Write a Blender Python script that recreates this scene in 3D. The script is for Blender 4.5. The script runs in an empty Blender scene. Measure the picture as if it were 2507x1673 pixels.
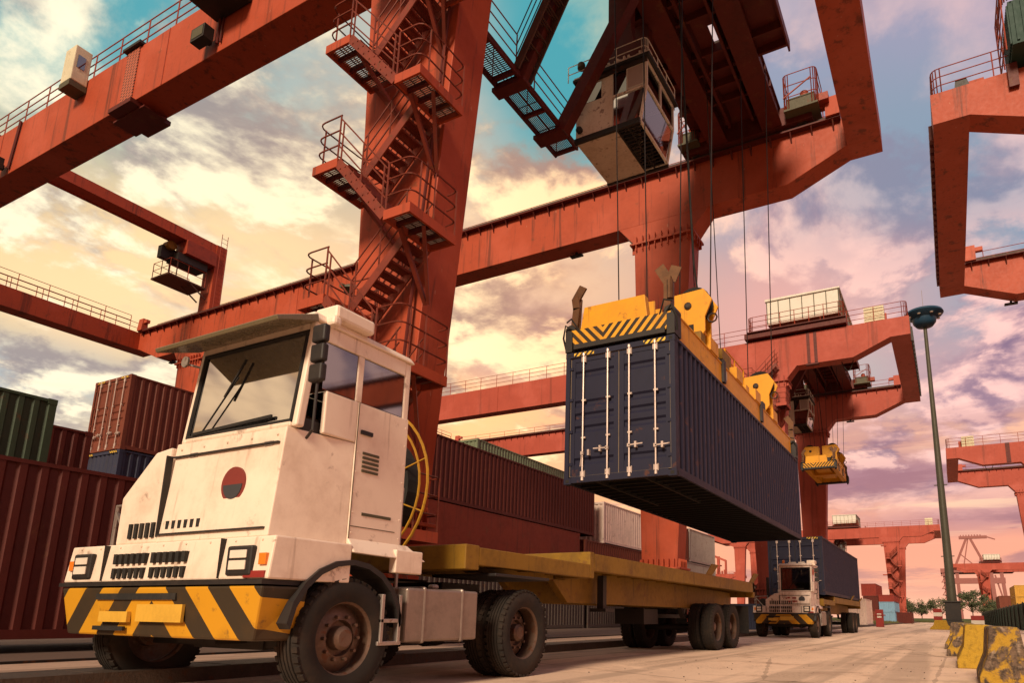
import bpy, bmesh, math, random
from mathutils import Vector, Matrix, Euler
random.seed(7)
R = math.radians
SC = bpy.context.scene
COL = SC.collection

# ---------------------------------------------------------------- camera
cam_d = bpy.data.cameras.new('camera')
cam = bpy.data.objects.new('camera', cam_d); COL.objects.link(cam)
SC.camera = cam
YAW, PITCH, ROLL = -0.486924, 0.212434, 0.0124885
FPX, PPX, PPY, IW, IH = 1659.93, 1440.47, 1149.31, 2507.0, 1673.0
cam_d.sensor_fit = 'HORIZONTAL'; cam_d.sensor_width = 36.0
cam_d.lens = FPX / IW * 36.0
cam_d.shift_x = (IW / 2 - PPX) / IW
cam_d.shift_y = (PPY - IH / 2) / IW
cam_d.clip_start = 0.05; cam_d.clip_end = 6000.0
fwd = Vector((math.sin(YAW) * math.cos(PITCH), math.cos(YAW) * math.cos(PITCH), math.sin(PITCH)))
rt0 = Vector((math.cos(YAW), -math.sin(YAW), 0)); up0 = rt0.cross(fwd)
cr, sr = math.cos(ROLL), math.sin(ROLL)
rt = cr * rt0 + sr * up0; up = -sr * rt0 + cr * up0
cam.matrix_world = Matrix(((rt.x, up.x, -fwd.x, 0), (rt.y, up.y, -fwd.y, 0), (rt.z, up.z, -fwd.z, 0.8), (0, 0, 0, 1)))

# ---------------------------------------------------------------- world: Nishita sky seen through broken sunset cloud
SUN_DIR = Vector((0.12, -0.82, 0.50)).normalized()
SUN_EL = math.asin(SUN_DIR.z)
SUN_AZ = math.atan2(SUN_DIR.x, SUN_DIR.y)
world = bpy.data.worlds.new('World'); SC.world = world; world.use_nodes = True
wt = world.node_tree; wt.nodes.clear()

class NT:
    """small helper for wiring shader nodes"""
    def __init__(s, t): s.t = t; s.n = t.nodes; s.l = t.links
    def node(s, kind, **kw):
        n = s.n.new(kind)
        for k, v in kw.items(): setattr(n, k, v)
        return n
    def put(s, sock, v):
        if hasattr(v, 'is_output'): s.l.new(v, sock)
        else:
            try: sock.default_value = v
            except Exception: sock.default_value = (*v, 1.0)
    def math(s, op, a, b=0.0, c=0.0, clamp=False):
        n = s.node('ShaderNodeMath', operation=op, use_clamp=clamp)
        s.put(n.inputs[0], a); s.put(n.inputs[1], b); s.put(n.inputs[2], c)
        return n.outputs[0]
    def mix(s, fac, a, b, blend='MIX'):
        n = s.node('ShaderNodeMix', data_type='RGBA', blend_type=blend)
        s.put(n.inputs[0], fac); s.put(n.inputs[6], a if hasattr(a, 'is_output') else (*a[:3], 1)); s.put(n.inputs[7], b if hasattr(b, 'is_output') else (*b[:3], 1))
        return n.outputs[2]
    def noise(s, vec, scale, detail=4, rough=.55, dist=0.0):
        n = s.node('ShaderNodeTexNoise'); s.put(n.inputs['Vector'], vec)
        n.inputs['Scale'].default_value = scale; n.inputs['Detail'].default_value = detail
        n.inputs['Roughness'].default_value = rough; n.inputs['Distortion'].default_value = dist
        return n.outputs[0]
    def ramp(s, fac, stops, interp='LINEAR'):
        n = s.node('ShaderNodeValToRGB'); e = n.color_ramp.elements; n.color_ramp.interpolation = interp
        while len(e) < len(stops): e.new(0.5)
        for q, (p, c) in zip(e, stops):
            q.position = p; q.color = (*c, 1) if len(c) == 3 else c
        s.put(n.inputs[0], fac); return n.outputs[0]
    def smooth(s, v, lo, hi):
        n = s.node('ShaderNodeMapRange', interpolation_type='SMOOTHSTEP')
        s.put(n.inputs[0], v); n.inputs[1].default_value = lo; n.inputs[2].default_value = hi
        return n.outputs[0]
    def sep(s, v):
        n = s.node('ShaderNodeSeparateXYZ'); s.put(n.inputs[0], v); return n.outputs
    def comb(s, x, y, z):
        n = s.node('ShaderNodeCombineXYZ'); s.put(n.inputs[0], x); s.put(n.inputs[1], y); s.put(n.inputs[2], z); return n.outputs[0]
    def vmul(s, v, m):
        n = s.node('ShaderNodeVectorMath', operation='MULTIPLY'); s.put(n.inputs[0], v); n.inputs[1].default_value = m; return n.outputs[0]

W = NT(wt)
SKY_GAIN = 1.26
def build_world():
    tc = W.node('ShaderNodeTexCoord').outputs['Generated']
    x, y, z = W.sep(tc)
    sky = W.node('ShaderNodeTexSky', sky_type='NISHITA')
    sky.sun_disc = False; sky.sun_elevation = SUN_EL; sky.sun_rotation = SUN_AZ
    sky.air_density = 1.2; sky.dust_density = 2.0; sky.ozone_density = 1.5
    bg1 = W.node('ShaderNodeBackground'); W.put(bg1.inputs[0], sky.outputs[0]); bg1.inputs[1].default_value = 0.1
    zc = W.math('MAXIMUM', z, 0.0)
    zz = W.math('ADD', zc, 0.20)
    u = W.math('DIVIDE', x, zz); v = W.math('DIVIDE', y, zz)
    az = W.math('ARCTAN2', x, y)                       # 0 = along the lane, negative = left
    flat = W.comb(u, v, 0.0)
    warp = W.node('ShaderNodeTexNoise'); W.put(warp.inputs['Vector'], flat); warp.inputs['Scale'].default_value = .8; warp.inputs['Detail'].default_value = 3
    vm = W.node('ShaderNodeVectorMath', operation='MULTIPLY_ADD'); W.put(vm.inputs[0], warp.outputs['Color']); vm.inputs[1].default_value = (.42, .42, 0); W.put(vm.inputs[2], flat)
    P = vm.outputs[0]
    def shift(p, d):
        n = W.node('ShaderNodeVectorMath', operation='ADD'); W.put(n.inputs[0], p); n.inputs[1].default_value = d; return n.outputs[0]
    wob = W.math('SUBTRACT', W.noise(P, 1.3, 6, .6), .5)
    def blob(a0, z0, wa, wz, soft=1.0, k=1.6):
        """soft-edged patch of sky about azimuth a0 and height z0, its edge broken up by cloud noise"""
        da = W.math('DIVIDE', W.math('SUBTRACT', az, a0), wa); dz = W.math('DIVIDE', W.math('SUBTRACT', z, z0), wz)
        r = W.math('SQRT', W.math('ADD', W.math('MULTIPLY', da, da), W.math('MULTIPLY', dz, dz)))
        return W.smooth(W.math('ADD', r, W.math('MULTIPLY', wob, k)), 1.0 + .5 * soft, 1.0 - .6 * soft)
    # overall hue of the high veil, left to right, low to high; the unseen sky behind the camera is dimmed further down
    a01 = W.smooth(az, -1.30, .15)
    lowc = W.ramp(a01, [(0.0, (.64, .58, .54)), (.30, (.86, .60, .36)), (.60, (.95, .56, .26)), (.80, (.90, .48, .33)), (1.0, (.90, .47, .34))])
    midc = W.ramp(a01, [(0.0, (.80, .64, .40)), (.30, (.74, .57, .38)), (.58, (.74, .52, .36)), (.80, (.66, .47, .43)), (1.0, (.60, .44, .46))])
    higc = W.ramp(a01, [(0.0, (.40, .54, .56)), (.28, (.62, .58, .50)), (.58, (.56, .56, .54)), (.80, (.42, .44, .54)), (1.0, (.44, .42, .52))])
    hz = W.math('ADD', z, W.math('MULTIPLY', wob, .22))
    veil = W.mix(W.smooth(hz, .12, .34), lowc, midc); veil = W.mix(W.smooth(hz, .40, .66), veil, higc)
    # clear patches
    teal = (.13, .45, .50); blue = (.24, .42, .56)
    clear = [(blob(-1.26, .66, .22, .14), teal, .9), (blob(-.52, .70, .16, .13), teal, .95), (blob(.06, .48, .20, .12), (.30, .42, .52), .85), (blob(-.10, .58, .18, .09), (.34, .42, .50), .75), (blob(-1.25, .26, .20, .05, 1.3), (.50, .55, .58), .8), (blob(-.15, .33, .10, .05), (.52, .55, .54), .7)]
    hole = None
    for m_, c_, k_ in clear:
        veil = W.mix(W.math('MULTIPLY', m_, k_), veil, c_)
    # glowing zones round the hidden sun
    for a0, z0, wa, wz, c_, k_ in ((-1.12, .36, .22, .06, (1.10, .80, .50), .70), (-.98, .44, .20, .05, (1.12, .84, .52), .50), (-.68, .27, .22, .11, (1.22, .74, .36), .90), (-.85, .36, .14, .05, (1.05, .62, .30), .7), (-.62, .46, .20, .10, (.95, .66, .46), .65), (-.40, .24, .25, .10, (1.0, .56, .36), .65), (-.15, .42, .18, .07, (.90, .52, .44), .6), (.02, .20, .22, .06, (1.05, .68, .44), .7), (-.07, .19, .17, .035, (.44, .25, .32), .85), (.06, .13, .16, .02, (.50, .28, .33), .7), (-.60, .37, .16, .05, (.56, .36, .38), .7)):
        veil = W.mix(W.math('MULTIPLY', blob(a0, z0, wa, wz, 1.4), k_), veil, c_)
    # heaped cloud: one noise field, lit from the side by comparing it with itself a step away
    def heap(scale, off, lo, hi, d=.16, det=9):
        q = shift(P, off); n0 = W.noise(q, scale, det, .58, .04); n1 = W.noise(shift(q, (-d * .8, d, 0)), scale, det, .58, .04)
        g = W.smooth(W.math('SUBTRACT', n0, n1), -.07, .09)
        return W.smooth(n0, lo, hi), g
    litc = W.ramp(a01, [(0.0, (1.04, .95, .74)), (.35, (1.22, .98, .64)), (.62, (1.22, .84, .50)), (.85, (1.04, .72, .60)), (1.0, (.96, .66, .60))])
    shac = W.ramp(a01, [(0.0, (.44, .38, .37)), (.35, (.52, .36, .29)), (.62, (.56, .32, .25)), (.85, (.38, .26, .33)), (1.0, (.35, .24, .33))])
    for scale, off, lo, hi, d, k_ in ((1.75, (11.3, 5.2, 0), .48, .58, .12, .95), (3.3, (7.3, 4.2, 0), .49, .58, .06, .85)):
        m_, g_ = heap(scale, off, lo, hi, d)
        band = W.math('MULTIPLY', W.smooth(z, .10, .24), W.smooth(z, .80, .58))
        band = W.math('MULTIPLY', band, W.math('SUBTRACT', 1.0, W.math('MULTIPLY', W.math('MULTIPLY', W.smooth(az, -.35, -.05), W.smooth(z, .40, .50)), .55)))
        veil = W.mix(W.math('MULTIPLY', W.math('MULTIPLY', m_, band), k_), veil, W.mix(g_, shac, litc))
    # long flat streaks low down
    st = W.noise(W.comb(W.math('MULTIPLY', az, 1.9), W.math('MULTIPLY', W.math('ADD', z, W.math('MULTIPLY', wob, .03)), 15.0), 2.3), 1.7, 8, .6, .5)
    sm = W.math('MULTIPLY', W.smooth(st, .51, .62), W.math('MULTIPLY', W.smooth(z, .015, .06), W.smooth(z, .32, .17)))
    veil = W.mix(W.math('MULTIPLY', sm, .72), veil, W.mix(W.smooth(az, -.9, -.2), (.36, .29, .31), (.46, .25, .28)))
    st2 = W.noise(W.comb(W.math('MULTIPLY', az, 1.6), W.math('MULTIPLY', z, 19.0), 5.1), 1.9, 8, .6, .6)
    veil = W.mix(W.math('MULTIPLY', W.math('MULTIPLY', W.smooth(st2, .55, .66), W.smooth(z, .30, .15)), .55), veil, (1.02, .76, .52))
    veil = W.mix(W.smooth(z, .09, -.01), veil, (.92, .56, .42))
    veil = W.mix(W.smooth(z, .74, .90), veil, (.36, .34, .36))          # unseen zenith greyed to cut top light and ground bounce
    # unseen sky behind the camera, dimmed and warmed to steer the ambient light
    back = W.smooth(y, .05, -.45)
    veil = W.mix(back, veil, W.mix(1.0, veil, (.78, .64, .54), "MULTIPLY"))
    gm = W.node('ShaderNodeGamma'); W.put(gm.inputs[0], veil); gm.inputs[1].default_value = 1.42; veil = gm.outputs[0]
    bg2 = W.node('ShaderNodeBackground'); W.put(bg2.inputs[0], veil); bg2.inputs[1].default_value = SKY_GAIN
    ms = W.node('ShaderNodeMixShader'); ms.inputs[0].default_value = .93; W.l.new(bg1.outputs[0], ms.inputs[1]); W.l.new(bg2.outputs[0], ms.inputs[2])
    out = W.node('ShaderNodeOutputWorld'); W.l.new(ms.outputs[0], out.inputs[0])
build_world()

# ---------------------------------------------------------------- sun
sd = bpy.data.lights.new('sun', 'SUN'); sd.energy = 4.4; sd.angle = R(14); sd.color = (1.0, .80, .58)
sun = bpy.data.objects.new('sun', sd); COL.objects.link(sun)
sun.rotation_euler = (-SUN_DIR).to_track_quat('-Z', 'Y').to_euler()

SC.view_settings.view_transform = 'Standard'; SC.view_settings.look = 'None'
SC.view_settings.exposure = 0.0; SC.view_settings.gamma = 1.0
SC.render.engine = 'CYCLES'
SC.cycles.max_bounces = 6; SC.cycles.diffuse_bounces = 3; SC.cycles.glossy_bounces = 3; SC.cycles.transparent_max_bounces = 8
SC.cycles.caustics_reflective = False; SC.cycles.caustics_refractive = False

# ---------------------------------------------------------------- materials
MATS = {}
def mat(name, base, rough=.55, metal=0.0, dirt=.35, dirt_col=None, rust=0.0, streak=0.0, streak_col=(.02, .012, .01), scale=1.0, bump=0.0, spec=.3, drip=0.0, fade=0.0):
    if name in MATS: return MATS[name]
    m = bpy.data.materials.new(name); m.use_nodes = True
    T = NT(m.node_tree); b = T.n['Principled BSDF']
    o = T.node('ShaderNodeTexCoord').outputs['Object']
    n1 = T.noise(o, .9 * scale, 6, .6)
    n2 = T.noise(o, 7.0 * scale, 5, .65)
    dc = dirt_col or tuple(c * .45 for c in base)
    f = T.math('MULTIPLY', T.smooth(T.math('ADD', T.math('MULTIPLY', n1, .65), T.math('MULTIPLY', n2, .35)), .42, .68), dirt)
    c = T.mix(f, base, dc)
    if rust:
        rr = T.smooth(T.noise(o, 2.7 * scale, 9, .68, .2), .60 - .12 * rust, .70 - .12 * rust)
        c = T.mix(T.math('MULTIPLY', rr, min(1, .55 + rust * .4)), c, (.13, .045, .018))
    if streak:
        sv = T.vmul(o, (5.0 * scale, 5.0 * scale, .28 * scale))
        ss = T.smooth(T.noise(sv, 1.0, 6, .62), .575, .69)
        c = T.mix(T.math('MULTIPLY', ss, streak), c, streak_col)
    if fade:
        c = T.mix(T.math('MULTIPLY', T.smooth(T.noise(o, .33, 4, .6), .48, .68), fade), c, tuple(min(1, k * 1.25 + .03) for k in base))
    if drip:                                                   # long rust runs
        dv = T.vmul(o, (1.9, 1.9, .09)); dn = T.noise(dv, 1.0, 7, .66)
        c = T.mix(T.math('MULTIPLY', T.smooth(dn, .555, .655), drip), c, (.055, .018, .010))
        chips = T.math('MULTIPLY', T.smooth(T.noise(T.vmul(o, (9, 9, 3.5)), 1.0, 2, .5), .72, .76), .5)
        c = T.mix(chips, c, (.45, .22, .14))
    T.put(b.inputs['Base Color'], c)
    b.inputs['Metallic'].default_value = metal
    T.put(b.inputs['Roughness'], T.math('ADD', rough - .1, T.math('MULTIPLY', n2, .25), clamp=True))
    b.inputs['Specular IOR Level'].default_value = spec
    if bump:
        bn = T.node('ShaderNodeBump'); bn.inputs['Strength'].default_value = bump; bn.inputs['Distance'].default_value = .02
        T.put(bn.inputs['Height'], n2); T.l.new(bn.outputs[0], b.inputs['Normal'])
    MATS[name] = m; return m

ORANGE = (.385, .060, .021)
M_ORANGE = mat('crane_paint', ORANGE, .55, dirt=.45, dirt_col=(.27, .043, .018), rust=.10, streak=.60, streak_col=(.085, .022, .012), drip=.60, fade=.45)
M_ORANGE2 = mat('crane_paint_faded', (.38, .068, .040), .6, dirt=.35, dirt_col=(.25, .04, .024), streak=.30, streak_col=(.18, .04, .03), scale=.6, drip=.35, fade=.5)
M_TROLLEY = mat('trolley_paint', (.105, .014, .009), .55, dirt=.5, dirt_col=(.04, .008, .006), rust=.3, streak=.3)
M_RAIL = mat('rail_paint', (.30, .045, .02), .5, dirt=.5, rust=.3, scale=3)
M_RAILD = mat('stair_rail_shaded', (.17, .030, .016), .5, dirt=.6, dirt_col=(.06, .018, .012), rust=.4, scale=3)  # darker copy of the rail paint, the stair tower's shade put into the colour
M_STAIR = mat('stair_paint_shaded', (.20, .034, .018), .5, dirt=.55, dirt_col=(.07, .016, .010), rust=.3, scale=2)  # dark red-brown, shade of the flights' undersides put into the paint
M_DSTEEL = mat('dark_steel', (.045, .032, .026), .55, metal=.3, dirt=.5, rust=.5, scale=2)
M_GRATE = mat('walkway_steel', (.10, .05, .035), .6, metal=.2, dirt=.5, rust=.4, scale=3)
M_BLACK = mat('black_rubber', (.016, .015, .014), .8, dirt=.5, dirt_col=(.05, .04, .032), scale=3)
M_BLKP = mat('black_paint', (.022, .019, .018), .5, dirt=.4, dirt_col=(.05, .035, .025), scale=2)
M_TREAD = mat('tyre_tread', (.020, .016, .013), .9, dirt=.7, dirt_col=(.055, .036, .024), scale=2)
M_RIM = mat('rim_steel', (.16, .10, .07), .5, metal=.4, dirt=.6, rust=.5, scale=4)
M_UNDER = mat('underframe_black', (.007, .006, .006), .6, dirt=.3, dirt_col=(.018, .013, .010), scale=2)
M_YEL = mat('spreader_yellow', (.72, .32, .010), .45, dirt=.30, dirt_col=(.42, .17, .012), rust=.06, streak=.35, streak_col=(.12, .05, .01), scale=1.2)
M_REEL = mat('reel_yellow', (.40, .20, .015), .5, dirt=.6, dirt_col=(.18, .085, .012), rust=.2, scale=3)
M_YDIRTY = mat('trailer_yellow', (.25, .135, .012), .55, dirt=.55, dirt_col=(.10, .052, .012), rust=.22, streak=.5, scale=1.6)
M_TRUCKW = mat('truck_white', (.80, .66, .53), .42, dirt=.55, dirt_col=(.52, .37, .27), rust=.07, streak=.45, fade=.3, streak_col=(.25, .14, .08), scale=1.3, spec=.5)
M_TRUCKW2 = mat('truck_white_worn', (.74, .61, .52), .42, dirt=.7, dirt_col=(.36, .22, .15), rust=.25, streak=.55, streak_col=(.16, .07, .04), scale=2.2, spec=.4)
M_CABW = mat('cab_cream', (.80, .72, .62), .5, dirt=.45, dirt_col=(.56, .44, .32), rust=.36, streak=.3, streak_col=(.2, .08, .03), scale=1.8)
M_CABFLOOR = mat('cab_floor', (.64, .52, .42), .6, dirt=.6, dirt_col=(.40, .28, .20), rust=.28, scale=1.5)
M_STEEL = mat('bare_steel', (.42, .36, .32), .4, metal=.7, dirt=.5, rust=.25, scale=4)
M_GALV = mat('lock_rod_steel', (.62, .50, .44), .35, metal=.45, dirt=.35, rust=.15, scale=5)
M_TANK = mat('tank_grey', (.30, .24, .20), .38, metal=.5, dirt=.5, scale=2)
M_HOUSE = mat('house_white', (.66, .62, .54), .5, dirt=.35, dirt_col=(.48, .42, .34), streak=.25, streak_col=(.25, .16, .10), scale=1.0)
M_RUSTARM = mat('flipper_rust', (.13, .062, .030), .42, metal=.55, dirt=.7, dirt_col=(.05, .024, .012), rust=.5, scale=4)
M_LAMPBLUE = mat('lamp_blue', (.016, .052, .095), .45, dirt=.3, scale=.4)
M_POLE = mat('lamp_pole', (.07, .065, .045), .5, metal=.2, dirt=.4, streak=.3, scale=.5)
M_LIGHT = mat('lamp_lens', (.75, .66, .55), .2, dirt=.2, spec=.6)
M_AMBER = mat('amber_lens', (.75, .20, .02), .25, dirt=.2, spec=.6)
M_RED = mat('red_paint', (.27, .028, .022), .5, dirt=.4, scale=3)
M_GREENDK = mat('fence_green', (.018, .055, .042), .6, dirt=.5, streak=.4, scale=.6)
M_ROPE = mat('wire_rope', (.035, .028, .025), .5, metal=.5, dirt=.3, scale=6)
M_SEAT = mat('seat_fabric', (.05, .045, .045), .8, dirt=.4, scale=5)
M_BLIND = mat('window_blind', (.42, .34, .31), .7, dirt=.2, scale=2)
M_CREAM_BOX = mat('cabinet_cream', (.66, .60, .42), .5, dirt=.3, rust=.1, streak=.2, scale=1.5)
M_OLIVE = mat('cabinet_olive', (.085, .075, .042), .55, dirt=.4, rust=.2, scale=2)

def glass_mat(name, tint, refl=.5, alpha=.55):
    m = bpy.data.materials.new(name); m.use_nodes = True
    T = NT(m.node_tree); T.n.remove(T.n['Principled BSDF'])
    tr = T.node('ShaderNodeBsdfTransparent'); tr.inputs[0].default_value = (*tint, 1)
    gl = T.node('ShaderNodeBsdfGlossy'); gl.inputs['Roughness'].default_value = .04; gl.inputs[0].default_value = (.95, .95, .95, 1)
    fr = T.node('ShaderNodeFresnel'); fr.inputs[0].default_value = 1.55
    k = T.math('ADD', T.math('MULTIPLY', fr.outputs[0], 1.3), refl, clamp=True)
    ms = T.node('ShaderNodeMixShader'); T.put(ms.inputs[0], k); T.l.new(tr.outputs[0], ms.inputs[1]); T.l.new(gl.outputs[0], ms.inputs[2])
    T.l.new(ms.outputs[0], T.n['Material Output'].inputs[0]); MATS[name] = m; return m
M_GLASS = glass_mat('window_glass', (.55, .52, .48), .12)
M_GLASSDK = glass_mat('window_glass_dark', (.06, .055, .05), .20)
M_WSCREEN = glass_mat('windscreen_glass', (.62, .56, .50), .78)

def hazard_mat(name, slope, period, yel=(.66, .30, .012), chev=None, duty=.5, blk=(.022, .016, .012)):
    """black and yellow warning bands; chev = local x of the centre of a chevron"""
    m = bpy.data.materials.new(name); m.use_nodes = True
    T = NT(m.node_tree); b = T.n['Principled BSDF']
    o = T.node('ShaderNodeTexCoord').outputs['Object']; x, y, z = T.sep(o)
    if chev is not None: x = T.math('ABSOLUTE', T.math('SUBTRACT', x, chev))
    w = T.math('DIVIDE', T.math('ADD', T.math('ADD', x, T.math('MULTIPLY', z, slope)), 50.0), period)
    st = T.math('GREATER_THAN', T.math('FRACT', w), duty)
    n = T.noise(o, 6, 6, .65); n1 = T.noise(o, 1.6, 6, .6)
    wear = T.smooth(n, .60, .72)
    c = T.mix(st, yel, blk)
    c = T.mix(T.math('MULTIPLY', T.smooth(n1, .45, .7), .4), c, (.10, .05, .015))
    c = T.mix(T.math('MULTIPLY', wear, .6), c, (.09, .05, .025))
    T.put(b.inputs['Base Color'], c); b.inputs['Roughness'].default_value = .5; b.inputs['Specular IOR Level'].default_value = .3
    MATS[name] = m; return m
M_HAZ_BUMP = hazard_mat('bumper_stripes', .95, .62, chev=0.0, duty=.52, yel=(.56, .27, .014), blk=(.040, .028, .016))
M_HAZ_SPR = hazard_mat('spreader_chevron', -.9, .20, chev=-.35, yel=(.74, .35, .02))
M_HAZ_TAG = hazard_mat('corner_tag_stripes', -.9, .12, yel=(.80, .50, .05))

def ctr_mat(name, base, rust=.1, streak=.3, dirt=.35):
    return mat('container_' + name, base, .5, dirt=dirt, rust=rust, streak=streak, scale=1.0, spec=.22)
C_NAVY = ctr_mat('navy', (.017, .017, .037), .03, .10, .3)
C_MAROON = ctr_mat('maroon', (.095, .017, .011), .06, .2)
C_BRICK = ctr_mat('brick_red', (.20, .030, .014), .2, .55, .5)
C_RUST = ctr_mat('rust_brown', (.17, .045, .026), .15, .25)
C_GREEN = ctr_mat('green', (.045, .070, .040), .08, .3)
C_PGREEN = ctr_mat('pale_green', (.20, .24, .15), .2, .4)
C_WHITE = ctr_mat('white', (.82, .64, .55), .06, .35)
C_GREY = ctr_mat('grey', (.42, .36, .32), .06, .3)
C_BLUE = ctr_mat('blue', (.032, .036, .066), .06, .2)
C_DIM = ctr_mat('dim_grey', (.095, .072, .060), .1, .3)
C_SKY = ctr_mat('light_blue', (.18, .32, .44), .06, .2)
C_RED = ctr_mat('bright_red', (.22, .028, .018), .06, .2)
C_YEL = ctr_mat('yellow', (.55, .30, .05), .06, .2)
# ---------------------------------------------------------------- mesh helpers
class MB:
    def __init__(s): s.v = []; s.f = []
    def hexa(s, p):
        i = len(s.v); s.v += [tuple(q) for q in p]
        s.f += [(i, i+3, i+2, i+1), (i+4, i+5, i+6, i+7), (i, i+1, i+5, i+4), (i+1, i+2, i+6, i+5), (i+2, i+3, i+7, i+6), (i+3, i, i+4, i+7)]
        return s
    def box(s, x0, x1, y0, y1, z0, z1):
        return s.hexa([(x0, y0, z0), (x1, y0, z0), (x1, y1, z0), (x0, y1, z0), (x0, y0, z1), (x1, y0, z1), (x1, y1, z1), (x0, y1, z1)])
    def frustum(s, b, zb, t, zt):
        """b, t = (x0, x1, y0, y1)"""
        return s.hexa([(b[0], b[2], zb), (b[1], b[2], zb), (b[1], b[3], zb), (b[0], b[3], zb), (t[0], t[2], zt), (t[1], t[2], zt), (t[1], t[3], zt), (t[0], t[3], zt)])
    def bar(s, p, q, w, h, upv=(0, 0, 1)):
        p = Vector(p); q = Vector(q); d = (q - p).normalized(); u = Vector(upv)
        if abs(d.dot(u)) > .98: u = Vector((1, 0, 0))
        a = d.cross(u).normalized() * (w / 2); b = a.cross(d).normalized() * (h / 2)
        return s.hexa([p-a-b, p+a-b, p+a+b, p-a+b, q-a-b, q+a-b, q+a+b, q-a+b])
    def prism(s, poly, ext):
        n = len(poly); i = len(s.v); e = Vector(ext)
        s.v += [tuple(p) for p in poly] + [tuple(Vector(p) + e) for p in poly]
        s.f.append(tuple(range(i + n - 1, i - 1, -1))); s.f.append(tuple(range(i + n, i + 2 * n)))
        for k in range(n):
            k2 = (k + 1) % n; s.f.append((i + k, i + k2, i + n + k2, i + n + k))
        return s
    def xz(s, pts, y0, y1): return s.prism([(a, y0, b) for a, b in pts], (0, y1 - y0, 0))
    def yz(s, pts, x0, x1): return s.prism([(x0, a, b) for a, b in pts], (x1 - x0, 0, 0))
    def xy(s, pts, z0, z1): return s.prism([(a, b, z0) for a, b in pts], (0, 0, z1 - z0))
    def tube(s, pts, r, n=6, closed=False):
        P = [Vector(p) for p in pts]; m = len(P); i0 = len(s.v); prev = None
        for k in range(m):
            if closed: d = (P[(k + 1) % m] - P[k - 1])
            elif k == 0: d = P[1] - P[0]
            elif k == m - 1: d = P[-1] - P[-2]
            else: d = (P[k + 1] - P[k]).normalized() + (P[k] - P[k - 1]).normalized()
            d = d.normalized() if d.length > 1e-9 else Vector((0, 0, 1))
            u = prev if prev is not None else (Vector((0, 0, 1)) if abs(d.z) < .9 else Vector((1, 0, 0)))
            a = (u - d * u.dot(d));  a = a.normalized() if a.length > 1e-6 else d.orthogonal().normalized()
            b = d.cross(a); prev = a
            rr = r[k] if isinstance(r, (list, tuple)) else r
            for j in range(n):
                t = 2 * math.pi * j / n; s.v.append(tuple(P[k] + a * (rr * math.cos(t)) + b * (rr * math.sin(t))))
        for k in range(m if closed else m - 1):
            k2 = (k + 1) % m
            for j in range(n):
                j2 = (j + 1) % n; s.f.append((i0 + k*n + j, i0 + k*n + j2, i0 + k2*n + j2, i0 + k2*n + j))
        if not closed:
            s.f.append(tuple(i0 + j for j in range(n - 1, -1, -1))); s.f.append(tuple(i0 + (m - 1)*n + j for j in range(n)))
        return s
    def lathe(s, prof, c, axis='Z', n=20, cap=True):
        """prof: (radius, height) along axis from c"""
        i0 = len(s.v); m = len(prof); c = Vector(c)
        for r, h in prof:
            for j in range(n):
                t = 2 * math.pi * j / n; a, b = r * math.cos(t), r * math.sin(t)
                s.v.append(tuple(c + Vector({'Z': (a, b, h), 'X': (h, a, b), 'Y': (b, h, a)}[axis])))
        for k in range(m - 1):
            for j in range(n):
                j2 = (j + 1) % n; s.f.append((i0 + k*n + j, i0 + k*n + j2, i0 + (k+1)*n + j2, i0 + (k+1)*n + j))
        if cap:
            s.f.append(tuple(i0 + j for j in range(n - 1, -1, -1))); s.f.append(tuple(i0 + (m - 1)*n + j for j in range(n)))
        return s
    def strip(s, prof, ext):
        """open profile swept along ext"""
        i = len(s.v); n = len(prof); e = Vector(ext)
        s.v += [tuple(p) for p in prof] + [tuple(Vector(p) + e) for p in prof]
        for k in range(n - 1): s.f.append((i + k, i + k + 1, i + n + k + 1, i + n + k))
        return s
    def mesh(s, name, smooth=False):
        me = bpy.data.meshes.new(name); me.from_pydata(s.v, [], s.f); me.update()
        if smooth:
            me.polygons.foreach_set('use_smooth', [True] * len(me.polygons))
            try: me.set_sharp_from_angle(angle=R(40))
            except Exception: pass
        return me
    def build(s, name, material, parent=None, smooth=False, bevel=0.0, off=None):
        if off is not None: s.v = [(a + off[0], b + off[1], c + off[2]) for a, b, c in s.v]
        o = bpy.data.objects.new(name, s.mesh(name, smooth)); COL.objects.link(o)
        o.data.materials.append(material)
        if parent is not None: o.parent = parent
        if bevel:
            bm = o.modifiers.new('bevel', 'BEVEL'); bm.width = bevel; bm.segments = 2; bm.limit_method = 'ANGLE'; bm.angle_limit = R(35); bm.harden_normals = False
        return o

def empty(name, loc, rz=0.0, parent=None):
    o = bpy.data.objects.new(name, None); COL.objects.link(o); o.location = loc; o.rotation_euler = (0, 0, rz)
    o.empty_display_size = .3
    if parent is not None: o.parent = parent
    return o
def tag(o, label, cat, group=None):
    o['label'] = label; o['category'] = cat
    if group: o['group'] = group
    elif 'group' in o: del o['group']
    return o
def struct(o): o['kind'] = 'structure'; return o
def copy_tree(o, parent=None):
    c = o.copy(); COL.objects.link(c)
    if parent is not None: c.parent = parent
    for ch in list(o.children): copy_tree(ch, c)
    return c
def recolor(o, m, only=None):
    """object-level material so that copies can share meshes"""
    for q in [o] + list(o.children_recursive):
        if q.type == 'MESH' and q.material_slots and (only is None or q.data.materials[0] == only):
            q.material_slots[0].link = 'OBJECT'; q.material_slots[0].material = m

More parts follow.
